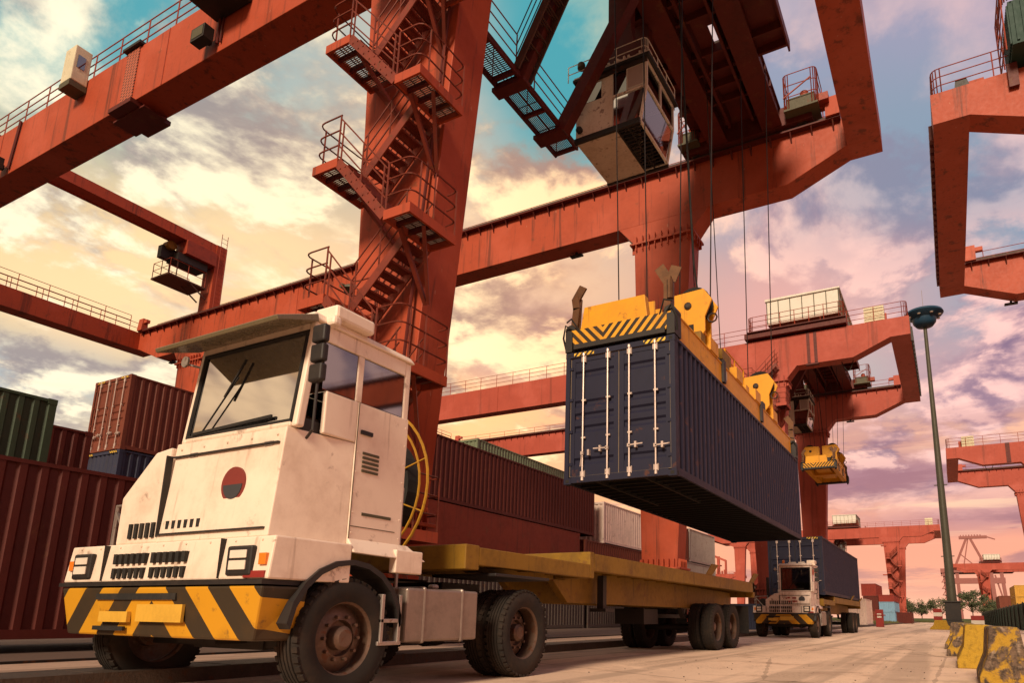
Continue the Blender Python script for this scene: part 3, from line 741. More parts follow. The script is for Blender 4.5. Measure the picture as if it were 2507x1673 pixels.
def flight(B, par, xa, za, xb, zb, y0, y1, near=True):
    """stair running in x between (xa, za) and (xb, zb)"""
    b = MB()
    for y in (y0, y1): b.bar((xa, y, za - .06), (xb, y, zb - .06), .03, .20)
    n = 7
    for k in range(1, n + 1):
        t = k / (n + 1); x = xa + (xb - xa) * t; z = za + (zb - za) * t
        for q in (-.10, -.06, -.02, .02, .06, .10): b.box(x + q - .009, x + q + .009, y0 + .015, y1 - .015, z - .032, z)
        b.box(x - .12, x - .11, y0 + .015, y1 - .015, z - .05, z); b.box(x + .11, x + .12, y0 + .015, y1 - .015, z - .05, z)
        if near:
            for dx in (-.07, .07): b.lathe([(.018, 0), (.018, .015)], (x + dx, y0 - .03, z - .05), 'Y', 6)
    o = B(b, 'stair_flight', M_STAIR)
    r = MB(); dx, dz = xb - xa, zb - za
    for y in ((y0,) if near else (y0, y1)):
        for k in range(3):
            h = .95 * (k + 1) / 3; r.tube([(xa, y, za + h), (xb, y, zb + h)], .016, 5)
        for t in (.06, .5, .94): r.tube([(xa + dx * t, y, za + dz * t - .05), (xa + dx * t, y, za + dz * t + .95)], .018, 5)
    B(r, 'handrail', M_RAILD, o)
    return o
def stair_tower(B, root, levels, xL=(-11.0, -10.28), xR=(-8.86, -8.2), yf=-1.62, ym=-.99, yb=-.30, R_drop=None):
    """levels: z of right-hand landings, from the lowest up; left-hand landings lie between them"""
    for i, z in enumerate(levels):
        zl = z + 1.62; z2 = z + 3.0
        lr = landing(B, root, xR[0], xR[1], yf, yb, z)
        r = MB(); rail_run(r, rounded([(xR[0] + .03, yf + .02, z), (xR[1] - .02, yf + .02, z), (xR[1] - .02, yb, z), (xR[1] - .3, yb + .02, z)], .22), 1.05, 3, 9, .017, posts=False)
        for p in ((xR[0] + .03, yf + .02), (xR[1] - .02, yf + .25), (xR[1] - .02, yb - .02), (xR[1] - .02, (yf + yb) / 2)): r.tube([(*p, z - .1), (*p, z + 1.05)], .019, 5)
        B(r, 'guard_rail', M_RAILD, lr)
        ll = landing(B, root, xL[0], xL[1], yf, yb, zl)
        r = MB(); rail_run(r, rounded([(xL[1], yf + .02, zl), (xL[0] + .02, yf + .02, zl), (xL[0] + .02, yb, zl), (xL[1], yb, zl)], .2), 1.05, 3, 9, .017, posts=False)
        for p in ((xL[1] - .02, yf + .02), (xL[0] + .04, yf + .2), (xL[0] + .02, yb - .02), (xL[1], yb)): r.tube([(*p, zl - .1), (*p, zl + 1.05)], .019, 5)
        B(r, 'guard_rail', M_RAILD, ll)
        flight(B, root, xR[0], z, xL[1], zl, yf + .02, ym - .02, True)
        flight(B, root, xL[1], zl, xR[0], z2, ym + .03, yb - .02, False)
        for p0, p1, w_ in (((xL[0] + .2, yb - .05, zl - .15), (xL[1] + .35, -.2, zl - 1.3), .08), ((xL[1] - .05, yf + .3, zl - .15), (xL[1] + .35, -.2, zl - 1.3), .07), ((xR[0] + .1, yf + .35, z - .15), (xR[0] - .1, -.2, z - 1.25), .08), ((xR[1] - .1, yf + .5, z - .15), (xR[1] - .7, -.2, z - 1.25), .07)):
            B(MB().bar(p0, p1, w_, w_), 'bracket', M_STAIR)
# ---------------------------------------------------------------- the near crane, in full
A, An, Af, AL, AB = gantry((0, 9.95, 0), 'huge orange-red gantry crane over the lane, nearest the camera', detail=2)
stair_tower(AB, A, [2.2, 5.2, 8.2, 11.2, 14.2])
def seam(x): return x
# bolted splice with cover plates
def slot_mat():
    m = bpy.data.materials.new('slotted_plate'); m.use_nodes = True; T = NT(m.node_tree); b = T.n['Principled BSDF']
    o = T.node('ShaderNodeTexCoord').outputs['Object']; x, y, z = T.sep(o)
    col = T.math('FRACT', T.math('DIVIDE', T.math('ADD', x, 60), .165)); zz = T.math('FRACT', T.math('DIVIDE', T.math('ADD', z, T.math('MULTIPLY', x, -.42)), .115))
    h = T.math('MULTIPLY', T.math('MULTIPLY', T.math('GREATER_THAN', col, .14), T.math('LESS_THAN', col, .86)), T.math('LESS_THAN', zz, .42))
    T.put(b.inputs['Base Color'], T.mix(h, (.42, .10, .05), (.02, .01, .008))); b.inputs['Roughness'].default_value = .6
    return m
AB(MB().box(-23.15, -22.45, -.03, 0, ZB + .02, ZT - .02), 'splice_plate', slot_mat(), An)
AB(MB().box(-23.5, -22.2, -.16, 1.16, ZB - .16, ZB - .002).box(-23.75, -21.95, .15, .9, ZB - .22, ZB - .16), 'splice_flange', M_TROLLEY, An)
AB(MB().box(-23.3, -22.3, -.14, .4, ZT + .002, ZT + .10), 'splice_flange', M_BLKP, An)
c = MB().box(-26.35, -25.65, -.55, -.02, 18.95, 20.35); ce = AB(c, 'control_cabinet', M_CREAM_BOX, An, bevel=.03)
AB(MB().box(-26.35, -25.65, -.56, -.02, 18.72, 18.94), 'cabinet_base', M_OLIVE, ce)
AB(MB().box(-25.645, -25.63, -.44, -.2, 19.5, 20.0), 'cabinet_window', M_GLASSDK, ce)
floodlight(AB, An, -18.3, -.18, 17.35); floodlight(AB, An, -31.0, -.18, 17.25)
b = MB(); b.tube([(-18.0, -.06, 17.4), (-17.95, -.06, 19.3)], .045, 6); b.tube([(-17.85, -.05, 17.4), (-17.8, -.05, 19.3)], .03, 6); AB(b, 'conduit', M_TROLLEY, An)
b = MB(); b.tube([(-30.6, -.06, 17.3), (-30.35, -.06, 19.3)], .05, 6); AB(b, 'conduit', M_TROLLEY, An)
AB(MB().box(-18.2, -16.6, -1.0, -.02, 18.25, 19.25), 'hung_cabinet', M_BLKP, An, bevel=.03)
under_lamp(AB, Af, -13.9, 14.9, ZB); under_lamp(AB, Af, -44.7, 14.9, ZB)
service_portal(AB, A, -41.6, .5, 14.6)
# two horns on the leg edge
for z in (10.6, 7.9):
    AB(MB().lathe([(.05, -.05), (.07, .08), (.13, .16)], (-11.38, -.25, z), 'Y', 10).bar((-11.38, -.25, z), (-11.1, -.1, z), .04, .04), 'horn', M_OLIVE, AL['a'])
# drain pipe up the leg corner
d = MB(); d.tube([(-9.65, -.30, 1.2), (-9.25, -.30, 7.5), (-8.72, -.30, 14.5), (-8.6, -.30, 16)], .035, 6); AB(d, 'conduit', M_TROLLEY, AL['a'])
# cable reel on the leg: two open hoops with spokes
cx, cz = -9.12, 2.95
rl = MB()
for y in (-1.30,):
    rl.tube([(cx + 1.48 * math.cos(t), y, cz + 1.48 * math.sin(t)) for t in [2 * math.pi * k / 40 for k in range(40)]], .026, 6, closed=True)
    rl.tube([(cx + 1.3 * math.cos(t), y, cz + 1.3 * math.sin(t)) for t in [2 * math.pi * k / 40 for k in range(40)]], .022, 6, closed=True)
    for k in range(10):
        t = .3 + 2 * math.pi * k / 10; rl.bar((cx + .2 * math.cos(t), y, cz + .2 * math.sin(t)), (cx + 1.48 * math.cos(t), y, cz + 1.48 * math.sin(t)), .03, .02)
reel = AB(rl, 'cable_reel', M_REEL)
AB(MB().lathe([(.75, -1.27), (1.02, -1.27), (1.02, -.98), (.75, -.98)], (cx, 0, cz), 'Y', 30), 'wound_cable', M_BLACK, reel)
AB(MB().lathe([(.28, -1.4), (.28, -.2)], (cx, 0, cz), 'Y', 16), 'reel_hub', M_DSTEEL, reel)

# ---------------------------------------------------------------- crane trolley
def make_trolley(loc, label, cab=True, deck=True, full=True):
    """local: x across the lane from the trolley centre, y from the near girder, z world"""
    t = empty('crane_trolley', loc); tag(t, label, 'crane trolley', 'trolleys riding on the gantry cranes')
    z0 = 19.55
    for x in (1.0, -1.15):
        b = MB().box(x - .28, x + .28, 1.0, 14.3, z0, z0 + .75); b.box(x - .38, x + .38, 1.0, 14.3, z0 - .02, z0 + .03); b.build('cross_beam', M_TROLLEY, t)
    for y in (1.14, 13.96):
        b = MB().box(-2.6, 2.5, y - .22, y + .22, z0 - .05, z0 + .74); e = b.build('end_carriage', M_TROLLEY, t)
        for x in (-2.2, 2.1): MB().lathe([(.24, -.08), (.24, .08)], (x, y, ZT + .34), 'Y', 18).build('trolley_wheel', M_DSTEEL, e)
    d = MB()
    d.box(-2.2, -.3, 1.4, 10.6, z0 + .75, z0 + .80); d.box(.35, 2.33, 1.4, 10.75, z0 + .75, z0 + .80); d.box(-.3, .0, 1.4, 14.2, z0 + .75, z0 + .80); d.box(.0, .35, 1.4, 8.8, z0 + .75, z0 + .80); d.box(.0, .35, 9.65, 14.2, z0 + .75, z0 + .80); d.box(-2.2, -.3, 10.6, 14.2, z0 + .75, z0 + .80); d.box(.35, 1.35, 10.75, 14.2, z0 + .75, z0 + .80)
    dk = d.build('deck', M_TROLLEY, t)
    j = MB()
    for k in range(14):
        y = 1.7 + k * .8
        if 8.7 < y < 9.7: continue
        j.box(-2.2, 2.33 if y < 10.7 else 1.35, y - .05, y + .05, z0 + .45, z0 + .75)
    j.box(2.27, 2.33, 1.4, 10.75, z0 + .40, z0 + .75); j.box(-2.2, -2.12, 1.4, 10.6, z0 + .40, z0 + .75)
    j.box(-.62, -.50, 1.4, 13.4, z0 + .3, z0 + .75); j.box(.30, .40, 1.4, 13.4, z0 + .3, z0 + .75)
    j.build('deck_joists', M_TROLLEY, dk)
    for (x, y) in ((-.05, 4.3), (-.05, 10.6)):
        w = MB().lathe([(.42, -1.0), (.42, 1.0)], (x, y, z0 + 1.25), 'X', 20); w.lathe([(.55, -1.05), (.55, -1.0)], (x, y, z0 + 1.25), 'X', 20); w.lathe([(.55, 1.0), (.55, 1.05)], (x, y, z0 + 1.25), 'X', 20); w.build('hoist_drum', M_DSTEEL, t)
    # machinery house
    h = MB().box(-2.4, 2.3, .2, 7.4, 20.45, 22.15); h.xz([(-2.5, 22.15), (2.4, 22.15), (2.4, 22.25), (-2.5, 22.32)], .1, 7.5)
    ho = h.build('machinery_house', M_HOUSE, t)
    for k in range(7): x = -2.4 + k * .783; MB().box(x - .025, x + .025, .15, .2, 20.5, 22.15).build('cladding_seam', M_OLIVE, ho)
    for k in range(9): y = .2 + k * .9; MB().box(2.3, 2.35, y - .025, y + .025, 20.5, 22.15).build('cladding_seam', M_OLIVE, ho)
    r = MB(); rail_run(r, rounded([(-3.6, .5, z0 + .35), (-3.6, -.4, z0 + .35), (2.6, -.4, z0 + .35), (2.6, 1.2, z0 + .35)], .3), 1.05, 3, 1.0, .022)
    b = MB().box(-3.7, 2.7, -.5, .2, z0 + .28, z0 + .34); b.box(-3.9, 2.7, -.35, 1.1, z0 - .1, z0 + .27); wk = b.build('front_walkway', M_TROLLEY, t); r.build('guard_rail', M_RAIL, wk)
    # small end platforms over the far girder
    for x0, x1 in ((1.55, 2.8), (-2.75, -1.9)):
        b = MB().box(x0, x1, 13.3, 14.7, 19.72, 19.80); b.box(x0 + .1, x1 - .1, 13.4, 14.6, 19.80, 20.30); p = b.build('end_platform', M_OLIVE, t)
        r = MB(); rail_run(r, rounded([(x0, 14.6, 19.8), (x0, 13.3, 19.8), (x1, 13.3, 19.8), (x1, 14.6, 19.8)], .2), 1.5, 3, 1.1, .018); r.bar((x0, 13.3, 20.3), (x1 - .2, 13.3, 20.9), .04, .04); r.build('guard_rail', M_RAIL, p)
        MB().lathe([(.16, 0), (.16, .3), (.08, .36)], ((x0 + x1) / 2 + .1, 13.7, 20.3), 'Z', 12).build('siren', M_RAIL, p); MB().box(x1 - .05, x1 + .35, 13.5, 13.9, 19.9, 20.2).build('buffer', M_RAIL, p)
    if not cab: return t
    # operator's cab hung under the left side, front (sloping) window towards +x
    X0c, X1c, Y0c, Y1c, Zb, Zt, Zm = -3.10, -.86, 5.52, 7.62, 14.62, 16.62, 15.72
    cb = empty('operator_cab', (0, 0, 0), parent=t)
    xb = X1c - .20
    fr = MB(); q = .07
    def post(p, r_): fr.bar(p, r_, q, q)
    for y in (Y0c, Y1c):
        post((X1c, y, Zm), (X1c, y, Zt)); post((xb, y, Zb), (X1c, y, Zm)); post((X0c, y, Zb), (X0c, y, Zt)); post((X0c + 1.12, y, Zb), (X0c + 1.12, y, Zt))
        post((X0c, y, Zb), (xb, y, Zb)); post((X0c + 1.12, y, Zm), (X1c, y, Zm)); post((X0c, y, Zt - .04), (X1c, y, Zt - .04))
    post((X1c, Y0c, Zm), (X1c, Y1c, Zm)); post((X1c, Y0c, Zt - .04), (X1c, Y1c, Zt - .04)); post((xb, Y0c, Zb), (xb, Y1c, Zb)); post((X1c, (Y0c + Y1c) / 2, Zm), (X1c, (Y0c + Y1c) / 2, Zt)); post((X0c, Y0c, Zb), (X0c, Y1c, Zb))
    fr.build('cab_frame', M_CABW, cb)
    pn = MB()
    for y in (Y0c, Y1c): pn.box(X0c + .03, X0c + 1.10, y - .015, y + .015, Zb + .03, Zt - .06)
    pn.box(X0c - .015, X0c + .015, Y0c + .03, Y1c - .03, Zb + .03, Zt - .06); pn.build('side_wall', M_CABW, cb)
    for y in (Y0c - .05, Y1c + .05):
        MB().box(X0c - .05, xb + .02, y - .045, y + .045, Zb - .11, Zb + .05).build('sill_beam', M_BLKP, cb)
        MB().box(X0c - .03, X1c + .05, y - .03, y + .03, Zt - .13, Zt + .0).build('eaves_rail', M_DSTEEL, cb)
    rr_ = MB(); rail_run(rr_, rounded([(X0c - .3, Y0c - .1, Zt + .1), (X1c + .05, Y0c - .1, Zt + .1), (X1c + .05, Y1c + .1, Zt + .1)], .15), .55, 2, .7, .014); rr_.build('guard_rail', M_CABW, cb)
    MB().box(X0c + 1.13, X0c + 1.19, Y0c - .03, Y0c + .03, Zb, Zt).build('window_mullion', M_HOUSE, cb)
    MB().box(X0c + .12, X0c + .80, Y0c - .022, Y0c - .012, Zm + .12, Zt - .2).build('cab_window', M_GLASSDK, cb)
    fl = MB().box(X0c - .02, xb - .75, Y0c - .02, Y1c + .02, Zb - .07, Zb - .035); fl.build('cab_floor', M_CABFLOOR, cb)
    gr = MB(); 
    for k in range(13): y = Y0c + .12 + k * (Y1c - Y0c - .24) / 12; gr.box(xb - .74, xb - .05, y - .02, y + .02, Zb - .06, Zb - .02)
    gr.box(xb - .42, xb - .38, Y0c, Y1c, Zb - .065, Zb - .015); gr.box(xb - .75, xb - .70, Y0c, Y1c, Zb - .066, Zb); gr.build('floor_grille', M_BLKP, cb)
    MB().box(X0c - .12, X1c + .14, Y0c - .14, Y1c + .14, Zt + .01, Zt + .09).build('cab_roof', M_BLKP, cb)
    rr = MB()
    for k in range(30):
        x = X0c + .1 + k * .072; h_ = random.uniform(.05, .2); rr.box(x, x + .06, Y0c - .10, Y0c + .02, Zt + .09, Zt + .09 + h_)
    rr.box(X0c - .1, X1c + .1, Y0c - .1, Y0c - .06, Zt + .09, Zt + .17); rr.build('roof_edging', M_CABW, cb)
    wa = MB().box(X0c + 1.16, X1c - .05, Y0c - .005, Y0c + .005, Zm + .04, Zt - .1)
    w1 = wa.build('cab_window', M_GLASSDK, cb)
    b = MB(); xm = X0c + 1.62
    b.box(xm, X1c - .06, Y0c - .03, Y0c - .007, Zm + .06, Zm + .10); b.box(xm, X1c - .06, Y0c - .03, Y0c - .007, Zt - .14, Zt - .10); b.box(xm, xm + .04, Y0c - .03, Y0c - .007, Zm + .1, Zt - .14); b.box(X1c - .1, X1c - .06, Y0c - .03, Y0c - .007, Zm + .1, Zt - .14)
    b.build('sash', M_HOUSE, w1); MB().box(xm + .04, X1c - .1, Y0c - .022, Y0c - .012, Zm + .1, Zt - .14).build('blind', M_BLIND, w1)
    MB().xz([(X0c + 1.16, Zb + .08), (xb - .06, Zb + .08), (X1c - .06, Zm - .05), (X0c + 1.16, Zm - .05)], Y0c - .006, Y0c + .006).build('cab_window', M_GLASSDK, cb)
    MB().xz([(X0c + 1.16, Zb + .08), (xb - .06, Zb + .08), (X1c - .06, Zm - .05), (X0c + 1.16, Zm - .05)], Y1c - .006, Y1c + .006).build('cab_window', M_GLASSDK, cb)
    MB().box(X0c + 1.16, X1c - .05, Y1c - .005, Y1c + .005, Zm + .04, Zt - .1).build('cab_window', M_GLASSDK, cb)
    ym = (Y0c + Y1c) / 2
    MB().box(X1c - .005, X1c + .005, Y0c + .05, ym - .05, Zm + .05, Zt - .1).build('cab_window', M_GLASSDK, cb)
    MB().box(X1c - .005, X1c + .005, ym + .05, Y1c - .05, Zm + .05, Zt - .1).build('cab_window', M_GLASSDK, cb)
    g = MB(); g.v = [(xb + .01, Y0c + .05, Zb + .06), (xb + .01, Y1c - .05, Zb + .06), (X1c - .01, Y1c - .05, Zm - .05), (X1c - .01, Y0c + .05, Zm - .05)]; g.f = [(0, 1, 2, 3)]; g.build('windscreen', M_GLASS, cb)
    s = MB().box(X0c + .9, X0c + 1.4, ym - .25, ym + .25, Zb + .35, Zb + .47); s.box(X0c + .85, X0c + .95, ym - .25, ym + .25, Zb + .47, Zb + 1.1); s.box(X0c + 1.05, X0c + 1.2, ym - .06, ym + .06, Zb, Zb + .35); s.box(X0c + 1.5, X0c + 1.75, ym + .4, ym + .65, Zb, Zb + .8); s.build('operator_seat', M_SEAT, cb)
    # suspension: curved bracket from the deck plus straight struts
    hb = MB()
    for y in (5.9, 7.3):
        hb.xz([(-2.2, 19.6), (-2.2, 18.3), (-2.35, 17.75), (-3.0, 17.3), (-3.1, 16.75), (-.85, 16.75), (-.95, 17.2), (-1.35, 17.6), (-1.45, 18.2), (-1.45, 19.6)], y - .16, y + .16)
    hb.box(-3.1, -.85, 6.06, 7.14, 16.71, 16.95); hb.build('cab_hanger', M_TROLLEY, t)
    hc = MB(); hc.bar((-3.34, 5.0, 14.7), (-.95, 5.05, 18.7), .34, .36); hc.bar((-.95, 5.05, 18.6), (-.95, 5.05, 19.8), .3, .3); hc.build('strut', M_TROLLEY, t)
    MB().bar((-3.42, 2.9, 14.8), (-1.6, 3.3, 19.7), .26, .30).build('strut', M_TROLLEY, t)
    # access catwalk along y left of the cab, then a stair climbing to the deck
    b = MB(); zc = 14.92; xa, xz = -4.12, -3.36
    for x in (xa, xz): b.box(x - .03, x + .03, .9, 6.0, zc - .16, zc + .02)
    for y in (.9, 1.45, 2.6, 2.85, 4.15, 5.05, 5.95): b.box(xa + .03, xz - .03, y - .05, y + .05, zc - .13, zc - .02)
    b.box(xa - .12, xz + .14, 4.85, 5.3, zc - .26, zc - .14); b.box(xa - .12, xz + .14, 2.75, 3.1, zc - .26, zc - .14)
    cw = b.build('catwalk', M_TROLLEY, t)
    g = MB(); grating(g, xa + .03, xz - .03, .95, 2.8, zc, 'x', .06); grating(g, xa + .03, xz - .03, 2.8, 5.95, zc, 'y', .05, .016); g.build('grating', M_GRATE, cw)
    r = MB(); rail_run(r, rounded([(xz, 2.6, zc), (xz, .9, zc), (xz + .9, .9, zc + .6)], .2), 1.05, 3, 1.3, .018); rail_run(r, [(xz, 3.5, zc), (xz, 5.4, zc)], 1.05, 3, 1.3, .018); rail_run(r, [(xa, .9, zc), (xa, 6.0, zc)], 1.05, 2, 1.7, .014); r.build('guard_rail', M_RAIL, cw)
    s = MB(); ya, yb_ = 2.6, 3.2
    for y in (ya, yb_): s.bar((xz, y, zc), (-1.0, y, 19.6), .05, .22)
    for k in range(1, 14):
        q = k / 14; x = xz + (-1.0 - xz) * q; z = zc + (19.6 - zc) * q
        for e_ in (-.07, 0, .07): s.box(x + e_ - .014, x + e_ + .014, ya, yb_, z - .03, z)
    for k in range(3): s.tube([(xz, ya - .02, zc + .35 * (k + 1)), (-1.0, ya - .02, 19.6 + .35 * (k + 1))], .016, 5)
    s.build('stair_flight', M_GRATE, t)
    for (x, z) in ((-2.95, 16.9), ):
        l = MB().lathe([(.05, 0), (.12, .05), (.12, .2), (.07, .26)], (x, Y0c - .1, z + .1), 'Z', 10); l.build('floodlight', M_OLIVE, cb)
    MB().lathe([(.03, 0), (.1, .05), (.1, .16)], (X0c + .1, Y0c - .18, 14.95), 'Y', 10).build('floodlight', M_BLKP, cb)
    return t
TA = make_trolley((-5.60, 9.95, 0), 'dark red trolley with a cream operator cab, over the hanging navy container')

# ---------------------------------------------------------------- spreader
def make_spreader(loc, label, L=12.192, rope_top=19.4, ropes=True, group='yellow container spreaders'):
    """origin: middle of the container roof it holds (x, y centre, z roof)"""
    t = empty('spreader', loc); tag(t, label, 'spreader', group)
    h = L / 2
    for s in (-1, 1):
        b = MB().box(min(s*.78, s*1.10), max(s*.78, s*1.10), -h + .5, h - .5, .12, .62); b.box(min(s*.74, s*1.12), max(s*.74, s*1.12), -h + .5, h - .5, .62, .66)
        b.build('side_beam', M_YEL, t, bevel=.012)
        tr = MB().box(min(s*.50, s*.72), max(s*.50, s*.72), -h * .72, h * .72, .72, .98); tr.box(min(s*.46, s*.76), max(s*.46, s*.76), -h * .72, h * .72, .98, 1.02); tr.build('slide_rail', M_BLKP, t)
        for y in (-h * .52, -h * .16, h * .16, h * .52):
            MB().box(min(s*.70, s*1.14), max(s*.70, s*1.14), y - .3, y + .3, .66, .98).build('beam_clamp', M_YEL, t)
    mid = MB().box(-.5, .5, -h * .6, h * .6, .30, .72); mid.box(-.78, .78, -.3, .3, .14, .6); mid.build('centre_frame', M_YEL, t)
    for e in (-1, 1):
        y = e * (h - .16)
        a, c = sorted((y - .16, y + .16))
        eb = MB().xz([(-1.02, .17), (1.02, .17), (1.15, .50), (-1.15, .50)], a + .03, c - .03)
        eb.xz([(-.93, .50), (.62, .50), (.56, 1.02), (-.84, 1.02)], a + .06, c - .06)
        o = eb.build('end_beam', M_YEL, t, bevel=.012)
        yy = y + e * .145; ch = MB(); ch.prism([(-1.04, yy, .14), (1.04, yy, .14), (1.16, yy + e * .02, .50), (-1.16, yy + e * .02, .50)], (0, e * .012, 0)); ch.build('chevron_plate', M_HAZ_SPR, o)
        MB().box(-1.03, 1.03, y - .2, y + .2, .06, .165).build('end_sill', M_BLKP, o)
        for s in (-1, 1):
            k = MB().box(min(s*1.07, s*1.235), max(s*1.07, s*1.235), y - .19, y + .19, .02, .46); k.lathe([(.12, -.17), (.12, .17)], (s * 1.13, y, .52), 'Y', 18)
            k.lathe([(.05, -.08), (.05, .03)], (s * 1.14, y, .0), 'Z', 8)
            c0 = k.build('twistlock_housing', M_BLKP, o)
            f = MB(); lean = -s * .04
            if s < 0 or e > 0:
                f.bar((s * 1.12, y, .55), (s * 1.06, y, 1.08), .16, .10, (0, 1, 0)); f.bar((s * 1.06, y, 1.05), (s * 1.10, y, 1.32), .17, .10, (0, 1, 0)); f.bar((s * 1.10, y, 1.28), (s * .92, y, 1.56), .19, .05, (0, 1, 0)); f.bar((s * 1.04, y + .05, .6), (s * 1.0, y + .05, 1.3), .05, .05)
            else:
                f.bar((s * 1.05, y, .5), (s * 1.06, y, 1.30), .15, .22, (0, 1, 0)); f.bar((s * 1.06, y, 1.22), (s * .86, y - .03, 1.58), .22, .04, (0, 1, 0)); f.bar((s * 1.10, y - .02, 1.22), (s * 1.24, y - .02, 1.52), .24, .03, (0, 1, 0)); f.lathe([(.07, -.05), (.07, .35)], (s * 1.12, y - .1, .85), 'Z', 10)
            f.build('flipper_arm', M_RUSTARM, o)
            hz = MB(); hz.tube([(s * 1.05, y - .15, .5), (s * 1.2, y - .26, .6), (s * 1.28, y - .2, .35), (s * 1.26, y - .1, .1)], .022, 6); hz.tube([(s * .9, y - .15, .45), (s * 1.05, y - .28, .72), (s * 1.2, y - .2, .7)], .02, 6); hz.build('hydraulic_hose', M_BLACK, c0)
    # head blocks with rope sheaves
    for y in ((-3.55, 2.75) if L > 8 else (-1.7, 1.5)):
        for s in (-1, 1):
            hb = MB(); x0 = s * .18
            hb.xz([(s * .12, .92), (s * .95, .80), (s * 1.12, 1.0), (s * 1.12, 1.35), (s * 1.30, 1.75), (s * 1.10, 2.05), (s * .12, 2.0)], y - .26, y - .20)
            hb.xz([(s * .12, .92), (s * .95, .80), (s * 1.12, 1.0), (s * 1.12, 1.35), (s * 1.30, 1.75), (s * 1.10, 2.05), (s * .12, 2.0)], y + .20, y + .26)
            hb.box(min(s*.12, s*1.05), max(s*.12, s*1.05), y - .2, y + .2, 1.0, 1.06); hb.box(min(s*.3, s*.6), max(s*.3, s*.6), y - .2, y + .2, 1.06, 1.9)
            o = hb.build('head_block', M_YEL, t, bevel=.01)
            hl = MB().box(s * .78 - .07, s * .78 + .07, y - .264, y - .258, 1.02, 1.2); hl.build('lightening_hole', M_BLACK, o)
            hn = MB().lathe([(.05, 0), (.09, .02), (.09, .05)], (s * .72, y - .31, 1.68), 'Y', 10); hn.build('axle_boss', M_DSTEEL, o)
            MB().lathe([(.30, -.10), (.42, -.12), (.42, -.08), (.37, -.04), (.37, .04), (.42, .08), (.42, .12), (.30, .10)], (s * .80, y, 1.78), 'Y', 26).build('sheave', M_BLACK, o)
            eye = MB(); eye.tube([(s * 1.25 + .11 * math.cos(a), y - .1, 1.35 + .11 * math.sin(a)) for a in [k * .785 for k in range(8)]], .022, 5, closed=True); eye.build('lifting_eye', M_DSTEEL, o)
            if ropes:
                for dx, dy in ((-.37, -.03), (.37, .03)):
                    xt = s * .80 + dx * 1.15 + (s * .25); rp = MB(); rp.tube([(s * .80 + dx, y + dy, 1.78), (xt, y * .93 + dy, rope_top - loc[2])], .016, 5); rp.build('hoist_rope', M_ROPE, t)
    cb = MB(); cb.tube([(.15, -.3, .75), (.12, -1.5, 4.0), (.05, -2.2, rope_top - loc[2])], .025, 6); cb.build('power_cable', M_BLACK, t)
    lf = MB().box(.55, .95, -1.9, -1.1, 1.02, 1.3); lf.build('hydraulic_unit', M_YDIRTY, t)
    for s in (-1, 1):                                            # hydraulic lines, telescoping rams and junction boxes along the beams
        hp = MB()
        for q in range(3): hp.tube([(s * (.80 + q * .07), -h * .7, .70 + .03 * q), (s * (.80 + q * .07), h * .7, .70 + .03 * q)], .017, 5)
        hp.build('hydraulic_pipe', M_BLACK, t)
        for y0, y1 in ((-h * .48, -h * .10), (h * .12, h * .46)):
            rm = MB(); rm.tube([(s * .93, y0, .86), (s * .93, (y0 + y1) / 2, .86)], .055, 10); rm.tube([(s * .93, (y0 + y1) / 2, .86), (s * .93, y1, .86)], .03, 8); rm.build('ram', M_DSTEEL, t)
        for y in (-h * .62, -h * .3, h * .02, h * .33, h * .6):
            MB().box(min(s*.82, s*1.06), max(s*.82, s*1.06), y - .16, y + .16, .74, .74 + random.uniform(.10, .24)).build('junction_box', random.choice([M_YEL, M_YDIRTY, M_BLKP]), t)
        for y in (-h * .40, h * .22): MB().box(min(s*1.10, s*1.16), max(s*1.10, s*1.16), y - .10, y + .10, .16, .74).build('guide_bracket', M_BLKP, t)
    bx = MB().box(1.105, 1.125, -2.3, -2.15, .3, .52); bx.build('warning_plate', M_HOUSE, t)
    gr = MB(); rail_run(gr, [(.9, -1.5, .98), (.9, .3, .98)], .45, 2, .9, .018); gr.build('guard_rail', M_YEL, t)
    return t
make_spreader((-5.59, 17.90, 6.24), 'yellow spreader with a striped chevron end, gripping the navy container from above')
# ---------------------------------------------------------------- further cranes in the row
GC = 'gantry cranes'
Bc, Bn, Bf, BL, BB = gantry((0, 43.9, 0), 'faded red gantry crane behind the hanging container, with the white machinery house on top', detail=1, m=M_ORANGE2)
louvred_box(BB, Bn, X1 - 2.6, .25, ZT, 1.2, .7, 1.1)
stair_tower(BB, Bc, [8.2, 11.2, 14.2])
BB(MB().box(X1 - 6.2, X1 - 6.0, -.03, 0, ZB + .05, ZT).box(X1 - 5.75, X1 - 5.55, -.03, 0, ZB + .05, ZT).box(X1 - 6.3, X1 - 5.5, -.1, .2, ZB - .1, ZB - .002), 'splice_plate', M_TROLLEY, Bn)
c = MB(); c.tube([(X1 - 4.2 + .9 * t, .6, ZB + .1 - 1.0 * math.sin(math.pi * t) + .5 * t) for t in [k / 8 for k in range(9)]], .03, 5); BB(c, 'festoon_cable', M_BLACK, Bn)
c = MB(); c.box(X1 - .06, X1 + .04, 1.2, 1.3, ZE, ZT + .3)
for k in range(16): c.box(X1, X1 + .12, 1.1 + k * .8, 1.5 + k * .8, ZE - .05, ZE + .9)
BB(c, 'cable_festoon_tray', M_BLKP, Bc)
under_lamp(BB, Bf, X1 - 5.4, 14.8, ZB)
TB = copy_tree(TA); TB.location = (-7.15, 43.9, 0); tag(TB, 'trolley with white machinery house on the faded red crane behind the navy container', 'crane trolley', 'trolleys riding on the gantry cranes')
make_spreader((-7.62, 53.0, 11.25), 'small far yellow spreader hanging empty under the faded red crane, right of the navy container', L=6.6)

